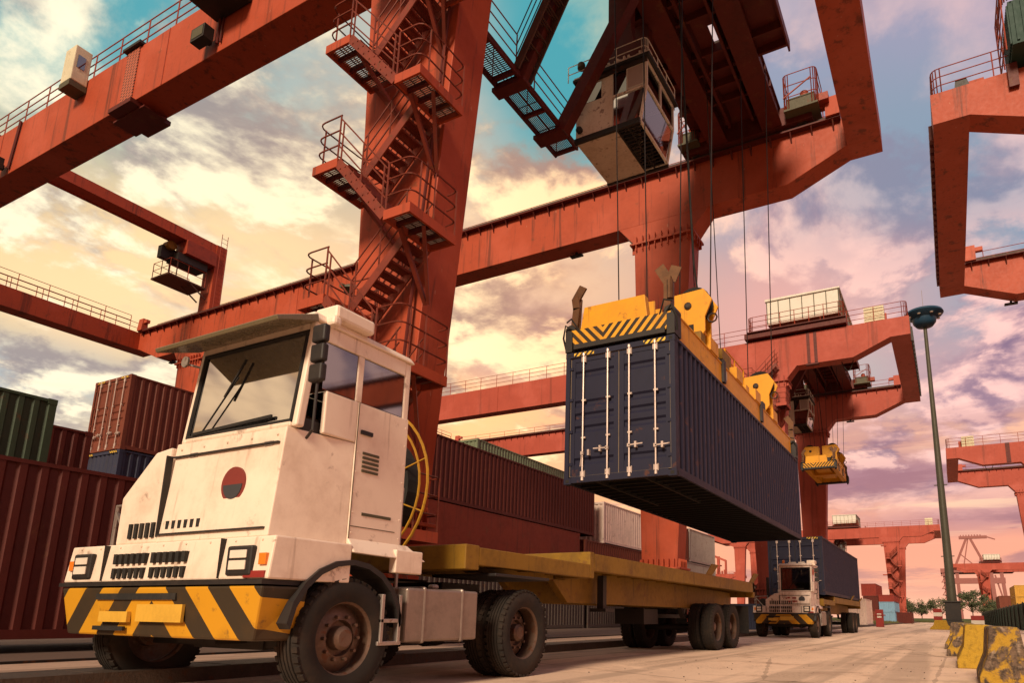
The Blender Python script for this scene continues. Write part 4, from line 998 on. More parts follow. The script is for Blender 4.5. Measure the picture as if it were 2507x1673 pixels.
Cc, Cn, Cf, CL, CB = gantry((0, 151, 0), 'distant red gantry crane spanning the lane, its right leg beside the far container stack', detail=1, m=M_ORANGE2)
stair_tower(CB, Cc, [2.2, 5.2, 8.2, 11.2])
for z in (15.5, 9.6, 5.0): landing(CB, Cc, -11.9, -10.9, -.4, .5, z, 'landing')
louvred_box(CB, Cn, X1 - 2.6, .25, ZT, 1.4, .7, 1.4)
TC = copy_tree(TA); TC.location = (-18.6, 151, 0); tag(TC, 'far trolley with white house halfway along the distant red crane, above the loaded truck', 'crane trolley', 'trolleys riding on the gantry cranes')
# tall switch-gear and lockers round the foot of that leg
b = MB().box(-8.9, -8.2, -1.2, -.4, .1, 2.6).box(-8.15, -7.7, -1.0, -.5, .1, 1.6); CB(b, 'foot_cabinet', M_RAIL, Cc)

legsR = {'a': ((-10.75, -11.40), (-9.55, -8.42)), 'b': ((-10.35, -10.60), (-9.05, -8.10)), 'c': ((-42.1, -42.4), (-40.7, -39.9)), 'd': ((-42.3, -42.5), (-40.9, -40.1))}
Rc, Rn, Rf, RL, RB = gantry((.08, 24.3, 0), 'orange-red gantry crane whose end frame juts in at the upper right corner', mirror=True, detail=1)
eb = MB().box(-6.4, -3.35, -.9, .9, 19.6, 21.3)
for k in range(14): eb.box(-3.36, -3.30, -.85 + k * .125, -.79 + k * .125, 19.7, 21.2); eb.box(-6.3 + k * .21, -6.22 + k * .21, -.95, -.89, 19.7, 21.2)
e = RB(eb, 'electric_house', M_GREENDK, Rn)
rr = MB(); rail_run(rr, rounded([(-6.6, -1.0, 21.3), (-3.2, -1.0, 21.3), (-3.2, .9, 21.3)], .25), 1.05, 3, 1.2, .022); rail_run(rr, rounded([(-3.15, -1.0, 19.4), (-3.15, .9, 19.4)], .25), 2.6, 5, 1.2, .022); RB(rr, 'guard_rail', M_RAIL, e)
RB(MB().box(-3.5, -3.2, -.16, -.02, 18.6, 19.5), 'conduit', M_TROLLEY, Rn)
RB(MB().xz([(-2.1, ZT), (-1.6, ZT), (-1.65, ZT + .35), (-2.0, ZT + .35)], .1, .6), 'junction_box', M_BLKP, Rn)
fl = MB()
for k in range(26): fl.box(X1 + .0, X1 + .13, 1.0 + k * .5, 1.28 + k * .5, ZE + .1, ZE + .7)
RB(fl, 'cable_tray', M_TROLLEY, Rc)
under_lamp(RB, Rf, X1 - 3.2, 14.9, ZB)

Dc, Dn, Df, DL, DB = gantry((.04, 82.6, 0), 'faded red gantry crane at the right edge, half way down beside the lamp mast', mirror=True, detail=1, m=M_ORANGE2)
louvred_box(DB, Dn, X1 - 2.8, .25, ZT, 1.2, .7, 1.2)
DB(MB().box(X1 - 6.0, X1 - 5.6, -.04, 0, ZB + .05, ZT).box(X1 - 6.2, X1 - 5.4, -.1, .2, ZB - .1, ZB - .002), 'splice_plate', M_TROLLEY, Dn)
c = MB(); c.tube([(X1 - 3.4 - 1.0 * t, .6, ZB + .5 - .9 * math.sin(math.pi * t) - .4 * t) for t in [k / 8 for k in range(9)]], .03, 5); DB(c, 'festoon_cable', M_BLACK, Dn)

Ec, En, Ef, EL, EB = gantry((.5, 262, 0), 'farthest red gantry crane at lower right, behind the green fence', mirror=True, detail=0, m=M_ORANGE2, group=GC)
stair_tower(EB, Ec, [3.2, 8.2, 13.2])
TE = copy_tree(TA); TE.location = (13.0, 262, 0); tag(TE, 'tiny trolley with white house on the farthest red crane at lower right', 'crane trolley', 'trolleys riding on the gantry cranes')
Gc, Gn, Gf, GL, GB = gantry((-81.2, 296, 0), 'far red gantry crane glimpsed low behind the trailer, a small portal frame on its girder', detail=1, m=M_ORANGE2, group=GC)
for i_ in range(1):
    p = MB()
    for y in (2, 12): p.box(-13.6, -12.4, y - .5, y + .5, ZT, 28.2)
    p.box(-7.0, -6.2, 1.6, 2.4, ZT, 25.5); p.bar((-13.0, 2.0, 28.0), (-6.6, 2.0, 25.3), 1.0, .9); p.box(-15.2, -9.0, 1, 4, 23.0, 23.5)
    for k in range(9): p.box(-16 + k * 1.1, -15.4 + k * 1.1, .5, 1.0, ZT, 20.3 + (k % 3) * .5)
    GB(p, 'service_portal', M_ORANGE2)

# ---------------------------------------------------------------- ship-to-shore quay crane far off
def quay_crane(loc, label):
    t = empty('quay_crane', loc); tag(t, label, 'quay crane')
    m_ = mat('quay_paint_hazed', (.30, .11, .095), .6, dirt=.3)  # paler red than the gantries, distance haze put into the paint
    b = MB()
    for x in (-16, 13):
        for y in (0, 20): b.bar((x, y, 0), (x - 1.5, y, 36), 2.6, 2.6)
    b.bar((-16.6, 0, 12), (12.5, 0, 12), 1.6, 1.8); b.bar((-9, 0, 1), (-9.5, 0, 34), 2.2, 2.2); b.bar((20, 0, 1), (18, 0, 34), 2.2, 2.2); b.bar((-16, 0, 34), (-10, 0, 8), 1.0, 1.0); b.bar((20, 0, 3), (14, 0, 32), 1.0, 1.0)
    b.build('portal_leg', m_, t)
    MB().box(-20, 26, -2, 22, 34, 37).box(-14, 20, -1.2, 1.2, 26, 30).build('boom', m_, t)
    a = MB(); a.bar((-11, 10, 37), (-1, 10, 60), 1.6, 1.6); a.bar((10, 10, 37), (1, 10, 60), 1.6, 1.6); a.bar((-5, 10, 37), (0, 10, 60), .8, .8); a.bar((-6, 10, 48), (5, 10, 37), .7, .7); a.box(-6, 12, 9, 11, 59, 61); a.bar((12, 10, 60), (17, 10, 58), .8, .8)
    for k in range(8): a.box(-5 + k * 1.8, -4.4 + k * 1.8, 9, 11, 61, 62)
    a.build('apex_frame', m_, t)
    l = MB()
    for k in range(7): l.box(-20, -16.5, -3, -1, 4 + k * 4.6, 4.5 + k * 4.6); l.bar((-19.5, -2, 4.4 + k * 4.6), (-17, -2, 8.8 + k * 4.6), .3, .5)
    l.build('stair_tower', m_, t)
    MB().box(12, 22, -3, 6, 5, 10).box(13, 24, -3.5, 7, 10, 11).build('power_house', M_HOUSE, t)
    return t
quay_crane((14.5, 560, 0), 'hazy pale red quay crane with an A-frame top, far behind the farthest gantry crane')
# ---------------------------------------------------------------- terminal tractors
def wheel(par, x, y, r, w, side, name='wheel', dual=False):
    """side: +1 outer face towards +x"""
    e = empty(name, (0, 0, 0), parent=par)
    for i in range(2 if dual else 1):
        xc = x - side * (w / 2 + i * (w + .06))
        h = w / 2
        pr = [(r*.60, -h*.80), (r*.72, -h), (r*.90, -h*.98), (r*.975, -h*.80), (r, -h*.62)]
        for k in range(5):
            a = -h*.6 + k * h*.3; pr += [(r, a - h*.10 + .0), (r, a + h*.08), (r*.972, a + h*.09), (r*.972, a + h*.19)] if k < 4 else [(r, a)]
        pr += [(r, h*.62), (r*.975, h*.80), (r*.90, h*.98), (r*.72, h), (r*.60, h*.80)]
        ty = MB().lathe([(a, b) for a, b in pr], (xc, y, r), 'X', 40, cap=False)
        for k in range(40):                                       # shoulder lugs
            t = 2 * math.pi * k / 40; c, s_ = math.cos(t), math.sin(t)
            for sd in (-1, 1): ty.bar((xc + sd * h * .58, y + c * r * .985, r + s_ * r * .985), (xc + sd * h * .93, y + c * r * .955, r + s_ * r * .955), .05, .035, (0, c, s_))
        ty.build('tyre', M_TREAD, e, smooth=True)
        rm = MB(); o_ = side
        rm.lathe([(r*.62, -h*.78), (r*.58, -h*.6), (r*.57, h*.6), (r*.62, h*.8)], (xc, y, r), 'X', 30, cap=False)
        off = -.02 if not dual else (.10 if i else -.10)
        pf = [(r*.57, .0), (r*.52, .02), (r*.42, .06), (r*.30, .075), (r*.28, .02), (.001, .02)]
        rm.lathe([(a, o_ * (b + off)) for a, b in pf], (xc, y, r), 'X', 30, cap=False)
        if i == 0:
            for k in range(10):
                t = 2 * math.pi * k / 10; rm.lathe([(.017, 0), (.017, o_ * .05)], (xc + o_ * (off + .06), y + math.cos(t) * r*.36, r + math.sin(t) * r*.36), 'X', 6)
            rm.lathe([(r*.20, 0), (r*.20, o_ * .12), (r*.14, o_ * .15)], (xc + o_ * off, y, r), 'X', 16)
        rm.build('rim', M_RIM, e, smooth=True)
    return e
def tractor(loc, label, zs=1.0, xs=1.0, white=None, worn=False, wb=2.95, fw=.80, zhood=1.80):
    """local: x across (0 = middle, +x = viewer's right), y from the bumper backwards, z up"""
    W_ = white or M_TRUCKW
    t = empty('terminal_tractor', loc); tag(t, label, 'tractor truck', 'white terminal tractors')
    Z = lambda z: .62 + (z - .62) * zs if z > .62 else z
    X = lambda x: x * xs
    wr = 1.25
    def P(mb, name, m, par=t, bev=.015, **k):
        return mb.build(name, m, par, bevel=bev, **k)
    # chassis
    c = MB()
    for x in (-.45, .37): c.box(x, x + .08, .35, 4.9, .62, .90)
    for y in (.6, 1.6, 2.6, 3.6, 4.7): c.box(-.37, .37, y, y + .1, .66, .86)
    c.box(-.55, .55, fw - .08, fw + .08, .42, .58); c.box(-X(wr) + .3, X(wr) - .3, fw + wb - .1, fw + wb + .1, .46, .68); c.box(-X(wr) + .3, X(wr) - .3, fw - .06, fw + .06, .44, .58); c.lathe([(.05, 0), (.22, .15), (.22, .45), (.05, .6)], (0, fw + wb - .3, .56), 'Y', 14)
    c.box(-.30, .30, .5, 2.0, .48, .95); P(c, 'chassis', M_BLKP, bev=0)
    # bumper with warning stripes
    b = MB(); z0, z1 = .55, Z(.93)
    b.hexa([(X(-1.13), .06, z0), (X(1.10), .06, z0), (X(1.16), .45, z0), (X(-1.18), .45, z0), (X(-1.22), 0, z1), (X(1.20), 0, z1), (X(1.22), .45, z1), (X(-1.24), .45, z1)])
    bp = P(b, 'bumper', M_HAZ_BUMP, bev=.02)
    pl = MB().box(X(-.14), X(.40), -.008, .02, z0 + .14, z0 + .30); pl.box(X(-.62), X(-.25), -.008, .03, z0 + .13, z0 + .23); P(pl, 'number_plate', MATS['plate_yellow'], bp, 0)
    sl = MB(); sl.box(X(-.70), X(.30), -.004, .02, z1 - .12, z1 - .06); sl.box(X(-.70), X(-.30), .004, .03, z0 + .05, z0 + .09); P(sl, 'slot', M_BLACK, bp, 0)
    P(MB().box(X(-1.26), X(1.20), -.01, .5, z1 + .012, z1 + .05), 'bumper_ledge', M_BLKP, bev=0)
    # lower body
    zb0, zb1 = z1 + .055, Z(1.27)
    b = MB(); b.hexa([(X(-1.25), .02, zb0), (X(1.22), .02, zb0), (X(wr - .02), .9, zb0), (X(-1.25), .9, zb0), (X(-1.25), .06, zb1), (X(1.22), .06, zb1), (X(wr - .02), .9, zb1), (X(-1.25), .9, zb1)])
    body = P(b, 'front_body', W_, bev=.016)
    P(MB().box(X(.98), X(1.19), .012, .03, zb0 + .012, zb0 + .07), 'reflector', M_RED, body, 0)
    for x in (-1.19, 1.12): P(MB().box(X(x), X(x + .07), .01, .05, zb0 + .12, zb0 + .22), 'indicator', M_AMBER, body, .005)
    for x in (-.70, .72): P(MB().box(X(x) - .004, X(x) + .004, .004, .06, zb0 + .01, zb1 - .01), 'panel_gap', M_BLKP, body, 0)
    for k in range(9): P(MB().lathe([(.012, 0), (.008, -.01)], (X(-1.1) + k * X(2.2) / 8, .055, zb1 - .035), 'Y', 6), 'bolt', W_, body, 0)
    for x in (-.99, .93):
        h = MB().box(X(x - .13), X(x + .13), .0, .06, zb0 + .03, zb0 + .29); o = P(h, 'headlight', M_BLKP, bev=.02)
        P(MB().box(X(x - .085), X(x + .085), -.015, .0, zb0 + .08, zb0 + .16).box(X(x - .085), X(x + .085), -.012, .0, zb0 + .18, zb0 + .25), 'lens', M_LIGHT, o, .005)
    for r_ in range(3):
      for half in (0, 1):
        gr = MB()
        for k in range(half * 6, half * 6 + 6):
            x = -.56 + k * .074 + (.04 if k > 5 else 0); zz = (zb0 + .03, zb0 + .17, zb1 + .06)[r_]; gr.box(X(x), X(x + .038), .005 if r_ < 2 else .10, .06 if r_ < 2 else .17, zz, zz + (.10 if r_ < 2 else .15))
        P(gr, 'grille', M_BLACK, body, 0)
    # sloping hood left of the cab and the front access panel under the windscreen
    zh = Z(zhood)
    b = MB(); b.xz([(X(-.74), zb1 + .002), (X(-.16), zb1 + .002), (X(-.16), zh), (X(-.36), zh - .03), (X(-.74), Z(1.52 + (zhood - 1.8) * .6))], .12, 1.75); P(b, 'hood', W_, bev=.02)
    b = MB(); b.hexa([(X(-.158), .09, zb1 + .002), (X(1.10), .09, zb1 + .002), (X(1.16), .9, zb1 + .002), (X(-.158), .9, zb1 + .002), (X(-.158), .17, zh + .04), (X(1.10), .17, zh + .04), (X(1.16), .9, zh + .04), (X(-.158), .9, zh + .04)])
    cowl = P(b, 'front_panel', W_, bev=.01)
    for k in range(5): P(MB().lathe([(.014, 0), (.01, -.012)], (X(-.08) + k * X(1.1) / 4, .163, zh - .03), 'Y', 6), 'bolt', W_, cowl, 0)
    for x in (.05, .90): P(MB().box(X(x), X(x + .09), .145, .18, zh - .13, zh - .085), 'latch', M_STEEL, cowl, .004)
    P(MB().box(X(-.14), X(1.06), .07, .10, zb1 + .07, zb1 + .085).box(X(-.14), X(1.06), .13, .155, zh - .115, zh - .10).box(X(-.15), X(-.135), .07, .13, zb1 + .07, zh - .1), 'panel_seam', M_BLKP, cowl, 0)
    ez = zb1 + (.27 if worn else .40) * zs; ey = .09 + .08 * (ez - zb1) / (zh + .04 - zb1)
    er = .13 if worn else .17
    em = MB().lathe([(er, -.006), (er, .03)], (X(.74 if worn else .64), ey - .004, ez), 'Y', 8 if worn else 28)
    e_ = P(em, 'emblem', MATS['emblem_dark'] if worn else MATS['emblem_red'], cowl, 0)
    if not worn: P(MB().xz([(X(.64) + er * .8 * math.cos(a), ez + er * .8 * math.sin(a)) for a in [math.pi + math.pi * k / 10 for k in range(11)]], ey - .016, ey - .009), 'emblem_mark', MATS['emblem_dark'], e_, 0)
    tx = MB()
    for (x, z, w) in ((.10, .28, .05), (.17, .30, .10), (.36, .29, .16), (.20, .15, .08), (.36, .16, .20)): tx.box(X(x), X(x + w), .095, .125, zb1 + z * zs, zb1 + (z + .055) * zs)
    if worn: P(tx, 'faded_lettering', M_RED, cowl, 0)
    # air cleaner frame on the left
    f = MB(); f.tube([(X(-1.2), .4, zb1), (X(-1.2), .4, Z(1.66)), (X(-.70), .4, Z(1.68)), (X(-.70), .4, zb1)], .022, 6); f.bar((X(-1.2), .4, Z(1.6)), (X(-.9), .4, zb1), .03, .03)
    P(f, 'guard_frame', M_STEEL, bev=0)
    f = MB().lathe([(.16, -.1), (.16, .5), (.07, .55), (.07, .7)], (X(-.93), .55, Z(1.42)), 'Y', 18); f.lathe([(.06, 0), (.06, 1.25)], (X(-.95), 1.55, zb1), 'Z', 12); P(f, 'air_cleaner', M_BLKP, bev=0)
    # cab shell: pillars, lower sides, roof
    zc0, zc1 = zh + .045, Z(2.92); xl, xr = X(-.16), X(1.16); yb = 1.62; yf = .20; slope = .10
    s = MB(); pw = .075
    def pil(x, yb0, yt0, d=.09): s.hexa([(x, yb0, zc0), (x + pw, yb0, zc0), (x + pw, yb0 + d, zc0), (x, yb0 + d, zc0), (x, yt0, zc1), (x + pw, yt0, zc1), (x + pw, yt0 + d, zc1), (x, yt0 + d, zc1)])
    for x in (xl, xr - pw): pil(x, yf, yf + slope); pil(x, yb - .09, yb - .09)
    s.box(xl + pw, xr - pw, yf + slope - .01, yf + slope + .09, zc1 - .10, zc1); s.box(xl + pw, xr - pw, yf - .005, yf + .09, zc0, zc0 + .06)
    s.box(xl, xl + .05, yf + .09, yb - .09, zc0, zc0 + .5); s.box(xl + pw, xr - pw, yb - .06, yb - .005, zc0, zc0 + .45); s.box(xl + pw, xr - pw, yb - .06, yb - .005, zc1 - .12, zc1)
    s.box(xl, xl + pw, yf + .2, yb - .09, zc1 - .12, zc1)
    cab = P(s, 'cab', W_, bev=.02)
    sx = MB(); zdoor = zb1 + .0                                     # right-hand side below and around the window
    sx.box(xr - .06, xr + .012, .9, yb, zb1 + .003, zc0 + .42); sx.box(xr - .05, xr + .006, yf + .3, .9, zc0, zc0 + .42)
    sx.box(xr - .06, xr + .004, yf + .2, yb - .09, zc1 - .16, zc1); sx.box(xr - .055, xr + .004, .86, .94, zc0 + .42, zc1 - .16)
    dr = P(sx, 'door', W_, bev=.012)
    P(MB().box(xr + .01, xr + .035, .95, 1.10, zc0 + .10, zc0 + .14), 'handle', M_BLKP, dr, 0)
    P(MB().box(xr + .012, xr + .016, .905, .912, zb1 + .05, zc0 + .42).box(xr + .012, xr + .016, .91, yb - .1, zb1 + .18, zb1 + .187), 'door_seam', M_OLIVE, dr, 0)
    P(MB().box(xr - .02, xr - .008, .945, yb - .10, zc0 + .43, zc1 - .17), 'side_window', M_GLASSDK, cab, 0); P(MB().box(xr - .02, xr - .008, yf + .25, .85, zc0 + .43, zc1 - .17), 'side_window', M_GLASSDK, cab, 0)
    P(MB().box(xl + .01, xl + .02, yf + .12, yb - .1, zc0 + .51, zc1 - .13), 'side_window', M_GLASSDK, cab, 0)
    P(MB().box(xl + pw + .01, xr - pw - .01, yb - .04, yb - .03, zc0 + .46, zc1 - .13), 'rear_window', M_GLASS, cab, 0)
    w = MB(); w.hexa([(xl + pw, yf + .02, zc0 + .06), (xr - pw, yf + .02, zc0 + .06), (xr - pw, yf + .03, zc0 + .06), (xl + pw, yf + .03, zc0 + .06), (xl + pw, yf + slope + .005, zc1 - .10), (xr - pw, yf + slope + .005, zc1 - .10), (xr - pw, yf + slope + .015, zc1 - .10), (xl + pw, yf + slope + .015, zc1 - .10)])
    ws = P(w, 'windscreen', M_GLASS if worn else M_WSCREEN, cab, 0)
    gs = MB(); 
    for (a, b_) in (((xl + pw, zc0 + .06), (xr - pw, zc0 + .06)), ((xl + pw, zc1 - .1), (xr - pw, zc1 - .1)), ((xl + pw + .01, zc0 + .06), (xl + pw + .01, zc1 - .1)), ((xr - pw - .01, zc0 + .06), (xr - pw - .01, zc1 - .1))):
        yy = lambda z: yf + .008 + slope * (z - zc0) / (zc1 - zc0)
        gs.tube([(a[0], yy(a[1]), a[1]), (b_[0], yy(b_[1]), b_[1])], .022, 6)
    gs.bar((xl + .2, yf - .01, zc0 + .08), (xr - .35, yf - .0, zc0 + .13), .02, .03); P(gs, 'window_gasket', M_BLACK, ws, 0)
    rf = MB().hexa([(xl - .04, yf + .02, zc1), (xr + .04, yf + .02, zc1), (xr + .04, yb + .03, zc1), (xl - .04, yb + .03, zc1), (xl + .0, yf + .08, zc1 + .09), (xr, yf + .08, zc1 + .09), (xr, yb - .02, zc1 + .07), (xl, yb - .02, zc1 + .07)])
    roof = P(rf, 'roof', W_, cab, .02)
    if not worn:
        v = MB().hexa([(xl - .06, yf - .34, zc1 - .18), (xr + .05, yf - .34, zc1 - .18), (xr + .05, yf + .10, zc1 - .02), (xl - .06, yf + .10, zc1 - .02), (xl - .06, yf - .36, zc1 - .14), (xr + .05, yf - .36, zc1 - .14), (xr + .05, yf + .08, zc1 + .05), (xl - .06, yf + .08, zc1 + .05)])
        P(v, 'sun_visor', MATS['visor_tint'], cab, .008)
    b = MB().lathe([(.06, 0), (.06, .03)], (xl + .14, .55, zc1 + .09), 'Z', 14); be = P(b, 'beacon_base', M_BLKP, roof, 0); P(MB().lathe([(.05, 0), (.052, .10), (.03, .13)], (xl + .14, .55, zc1 + .12), 'Z', 14), 'beacon_lens', M_AMBER, be, 0)
    P(MB().box(xl + .36, xl + .66, .45, .62, zc1 + .085, zc1 + .16), 'light_bar', M_LIGHT, roof, .02); P(MB().box(xl + .76, xl + 1.02, .45, .62, zc1 + .085, zc1 + .16), 'light_bar', M_LIGHT, roof, .02)
    P(MB().box(xr - .22, xr + .10, .45, .95, zc1 + .07, zc1 + .22).box(xr - .12, xr + .13, .40, .5, zc1 - .02, zc1 + .08), 'roof_unit', M_TRUCKW, roof, .03)
    mr = MB(); mr.tube([(xr + .02, .3, zc1 - .12), (xr + .20, .22, zc1 - .18), (xr + .20, .22, zc0 - .06), (xr + .03, .3, zc0 - .1)], .014, 6); mm = P(mr, 'mirror_arm', M_BLKP, cab, 0)
    k = MB()
    for q in range(3): k.box(xr + .12, xr + .29, .17, .24, zc1 - .30 - q * .19, zc1 - .13 - q * .19)
    P(k, 'mirror', M_BLKP, mm, .02)
    k = MB(); k.tube([(xl, .3, zc1 - .2), (xl - .14, .22, zc1 - .16)], .012, 6); k.lathe([(.06, 0), (.06, .02)], (xl - .14, .2, zc1 - .14), 'Y', 12); P(k, 'round_mirror', M_STEEL, cab, 0)
    rv = MB()
    for k in range(14): rv.lathe([(.009, 0), (.006, .006)], (xr + .012, .93 + (k % 2) * (yb - .97), zb1 + .12 + (k // 2) * .16 * zs), 'X', 6)
    for k in range(16): rv.lathe([(.009, 0), (.006, -.006)], (xl + .05 + k * (xr - xl - .1) / 15, yf + .02, zc1 + .03), 'Y', 6)
    P(rv, 'rivet_row', W_, cab, 0)
    vs = MB(); vs.box(xr + .012, xr + .018, 1.05, 1.45, zb1 + .30, zb1 + .33)
    for k in range(5): vs.box(xr + .010, xr + .022, 1.0, 1.22, zc0 - .28 + k * .045, zc0 - .255 + k * .045)
    P(vs, 'side_vent', M_OLIVE, dr, 0)
    wp = MB(); wp.bar((xl + .35, yf - .012, zc0 + .09), (xl + .75, yf + .035, zc0 + .62), .012, .012); wp.bar((xl + .62, yf + .0, zc0 + .42), (xl + .82, yf + .05, zc0 + .80), .02, .014); P(wp, 'wiper', M_BLACK, ws, 0)
    # interior
    st = MB().lathe([(.19, -.012), (.215, 0), (.19, .012)], (0, 0, 0), 'Y', 20); st.v = [(a + (xl + xr) / 2 + .14, b + c * .45 + .62, c + zc0 + .22) for a, b, c in st.v]; st.bar(((xl + xr) / 2 + .14, .62, zc0 + .22), ((xl + xr) / 2 + .14, .45, zc0 - .1), .04, .04); P(st, 'steering_wheel', M_BLACK, cab, 0)
    se = MB().box((xl + xr) / 2 - .1, (xl + xr) / 2 + .38, .95, 1.4, zc0 - .1, zc0 + .04); se.box((xl + xr) / 2 - .1, (xl + xr) / 2 + .38, 1.36, 1.46, zc0 + .04, zc0 + .72); P(se, 'seat', M_SEAT, cab, .03)
    P(MB().box(xl + .1, xl + .46, 1.2, 1.5, zc0 - .1, zc0 + .55), 'side_panel', M_BLIND, cab, .02); P(MB().box(xl + .06, xr - .06, .30, .52, zc0 - .02, zc0 + .12), 'dashboard', M_BLKP, cab, .02)
    # flared lower skirt with arch over the right front wheel, left arch, tank, rear deck
    rr_ = .66; n = 10; za = .58
    for s_ in (1, -1):
        ar = MB(); pts = [(fw + rr_ * math.cos(a), za + rr_ * math.sin(a)) for a in [R(6) + (math.pi - R(12)) * k_ / n for k_ in range(n + 1)]]
        zt = min(zb1 + .02, za + rr_ + .10)
        poly_o = [(fw + rr_ + .1, za + .06)] + [(fw + rr_ + .1, zt), (fw - rr_ - .02, zt), (fw - rr_ - .02, za + .06)]
        for (a0, a1) in zip(pts[:-1], pts[1:]):
            xo = s_ * X(wr); xi = s_ * (X(wr) - .34)
            ar.hexa([(xi, a1[0], a1[1]), (xo, a1[0], a1[1]), (xo, a0[0], a0[1]), (xi, a0[0], a0[1]), (xi, a1[0] * 1.0 + (a1[0] - fw) * .06, a1[1] + .05), (xo, a1[0] + (a1[0] - fw) * .06, a1[1] + .05), (xo, a0[0] + (a0[0] - fw) * .06, a0[1] + .05), (xi, a0[0] + (a0[0] - fw) * .06, a0[1] + .05)])
        P(ar, 'fender', M_BLKP, bev=0)
    sk = MB(); sk.box(X(wr) - .10, X(wr) - .004, fw + .55, yb + .25, za + .62, zb1 + .0)
    sk.hexa([(X(wr) - .08, .9, zb1 - .08), (X(wr), .9, zb1 - .08), (X(wr), yb + .3, zb1 - .10), (X(wr) - .08, yb + .3, zb1 - .10), (xr - .02, .9, zb1 + .06), (xr + .02, .9, zb1 + .06), (xr + .02, yb + .1, zb1 + .06), (xr - .02, yb + .1, zb1 + .06)])
    P(sk, 'side_skirt', W_, bev=.012)
    st = MB().box(X(wr) - .07, X(wr) - .001, 1.32, 1.60, .70, .74).box(X(wr) - .07, X(wr) - .001, 1.32, 1.36, .5, .98); st.box(X(wr) - .07, X(wr), 1.56, 1.6, .5, .98); st.box(X(wr) - .09, X(wr) - .005, 1.30, 1.62, .48, .52); P(st, 'cab_step', M_STEEL, bev=.006)
    tk = MB().box(X(wr) - .52, X(wr) - .03, 1.70, 2.92, .50, 1.06); tk.box(X(wr) - .54, X(wr) - .02, 1.95, 2.0, .48, 1.08); tk.box(X(wr) - .54, X(wr) - .02, 2.6, 2.65, .48, 1.08); tk.lathe([(.06, 0), (.06, .06)], (X(wr) - .2, 2.3, 1.06), 'Z', 12); P(tk, 'fuel_tank', M_TANK, bev=.05)
    tk = MB().box(-X(wr) + .03, -X(wr) + .5, 1.75, 2.75, .55, 1.02); P(tk, 'battery_box', M_BLKP, bev=.03)
    md = MB(); y0 = fw + wb
    for s_ in (1, -1): md.box(min(s_ * .60, s_ * X(wr)), max(s_ * .60, s_ * X(wr)), y0 - .75, y0 + .55, 1.26, 1.30)
    md.box(-.60, .60, y0 - .5, y0 + .75, .92, 1.10); md.xy([(-.45, y0 - .35), (.45, y0 - .35), (.45, y0 + .5), (.15, y0 + .9), (.1, y0 + .3), (-.1, y0 + .3), (-.15, y0 + .9), (-.45, y0 + .5)], 1.10, 1.22); P(md, 'fifth_wheel_deck', M_BLKP, bev=.01)
    lad = MB().tube([(X(.9), yb + .35, 1.0), (X(.9), yb + .35, 2.2)], .02, 6); lad.tube([(X(-.1), yb + .35, 1.0), (X(-.1), yb + .35, 2.2)], .02, 6); lad.tube([(X(-.1), yb + .35, 2.2), (X(.9), yb + .35, 2.2)], .02, 6); lad.tube([(X(-.1), yb + .35, 1.7), (X(.9), yb + .35, 1.7)], .02, 6); P(lad, 'headboard_rail', M_STEEL, bev=0)
    for s_ in (1, -1):
        wheel(t, s_ * (X(wr) - .02), fw, .56, .30, s_); wheel(t, s_ * (X(wr) - .01), fw + wb, .56, .28, s_, dual=True)
    return t
mat('plate_yellow', (.62, .36, .05), .4, dirt=.3, scale=4); mat('emblem_red', (.20, .035, .028), .45, dirt=.3); mat('emblem_dark', (.05, .05, .055), .45, dirt=.3); mat('visor_tint', (.16, .13, .075), .25, dirt=.3, spec=.6)

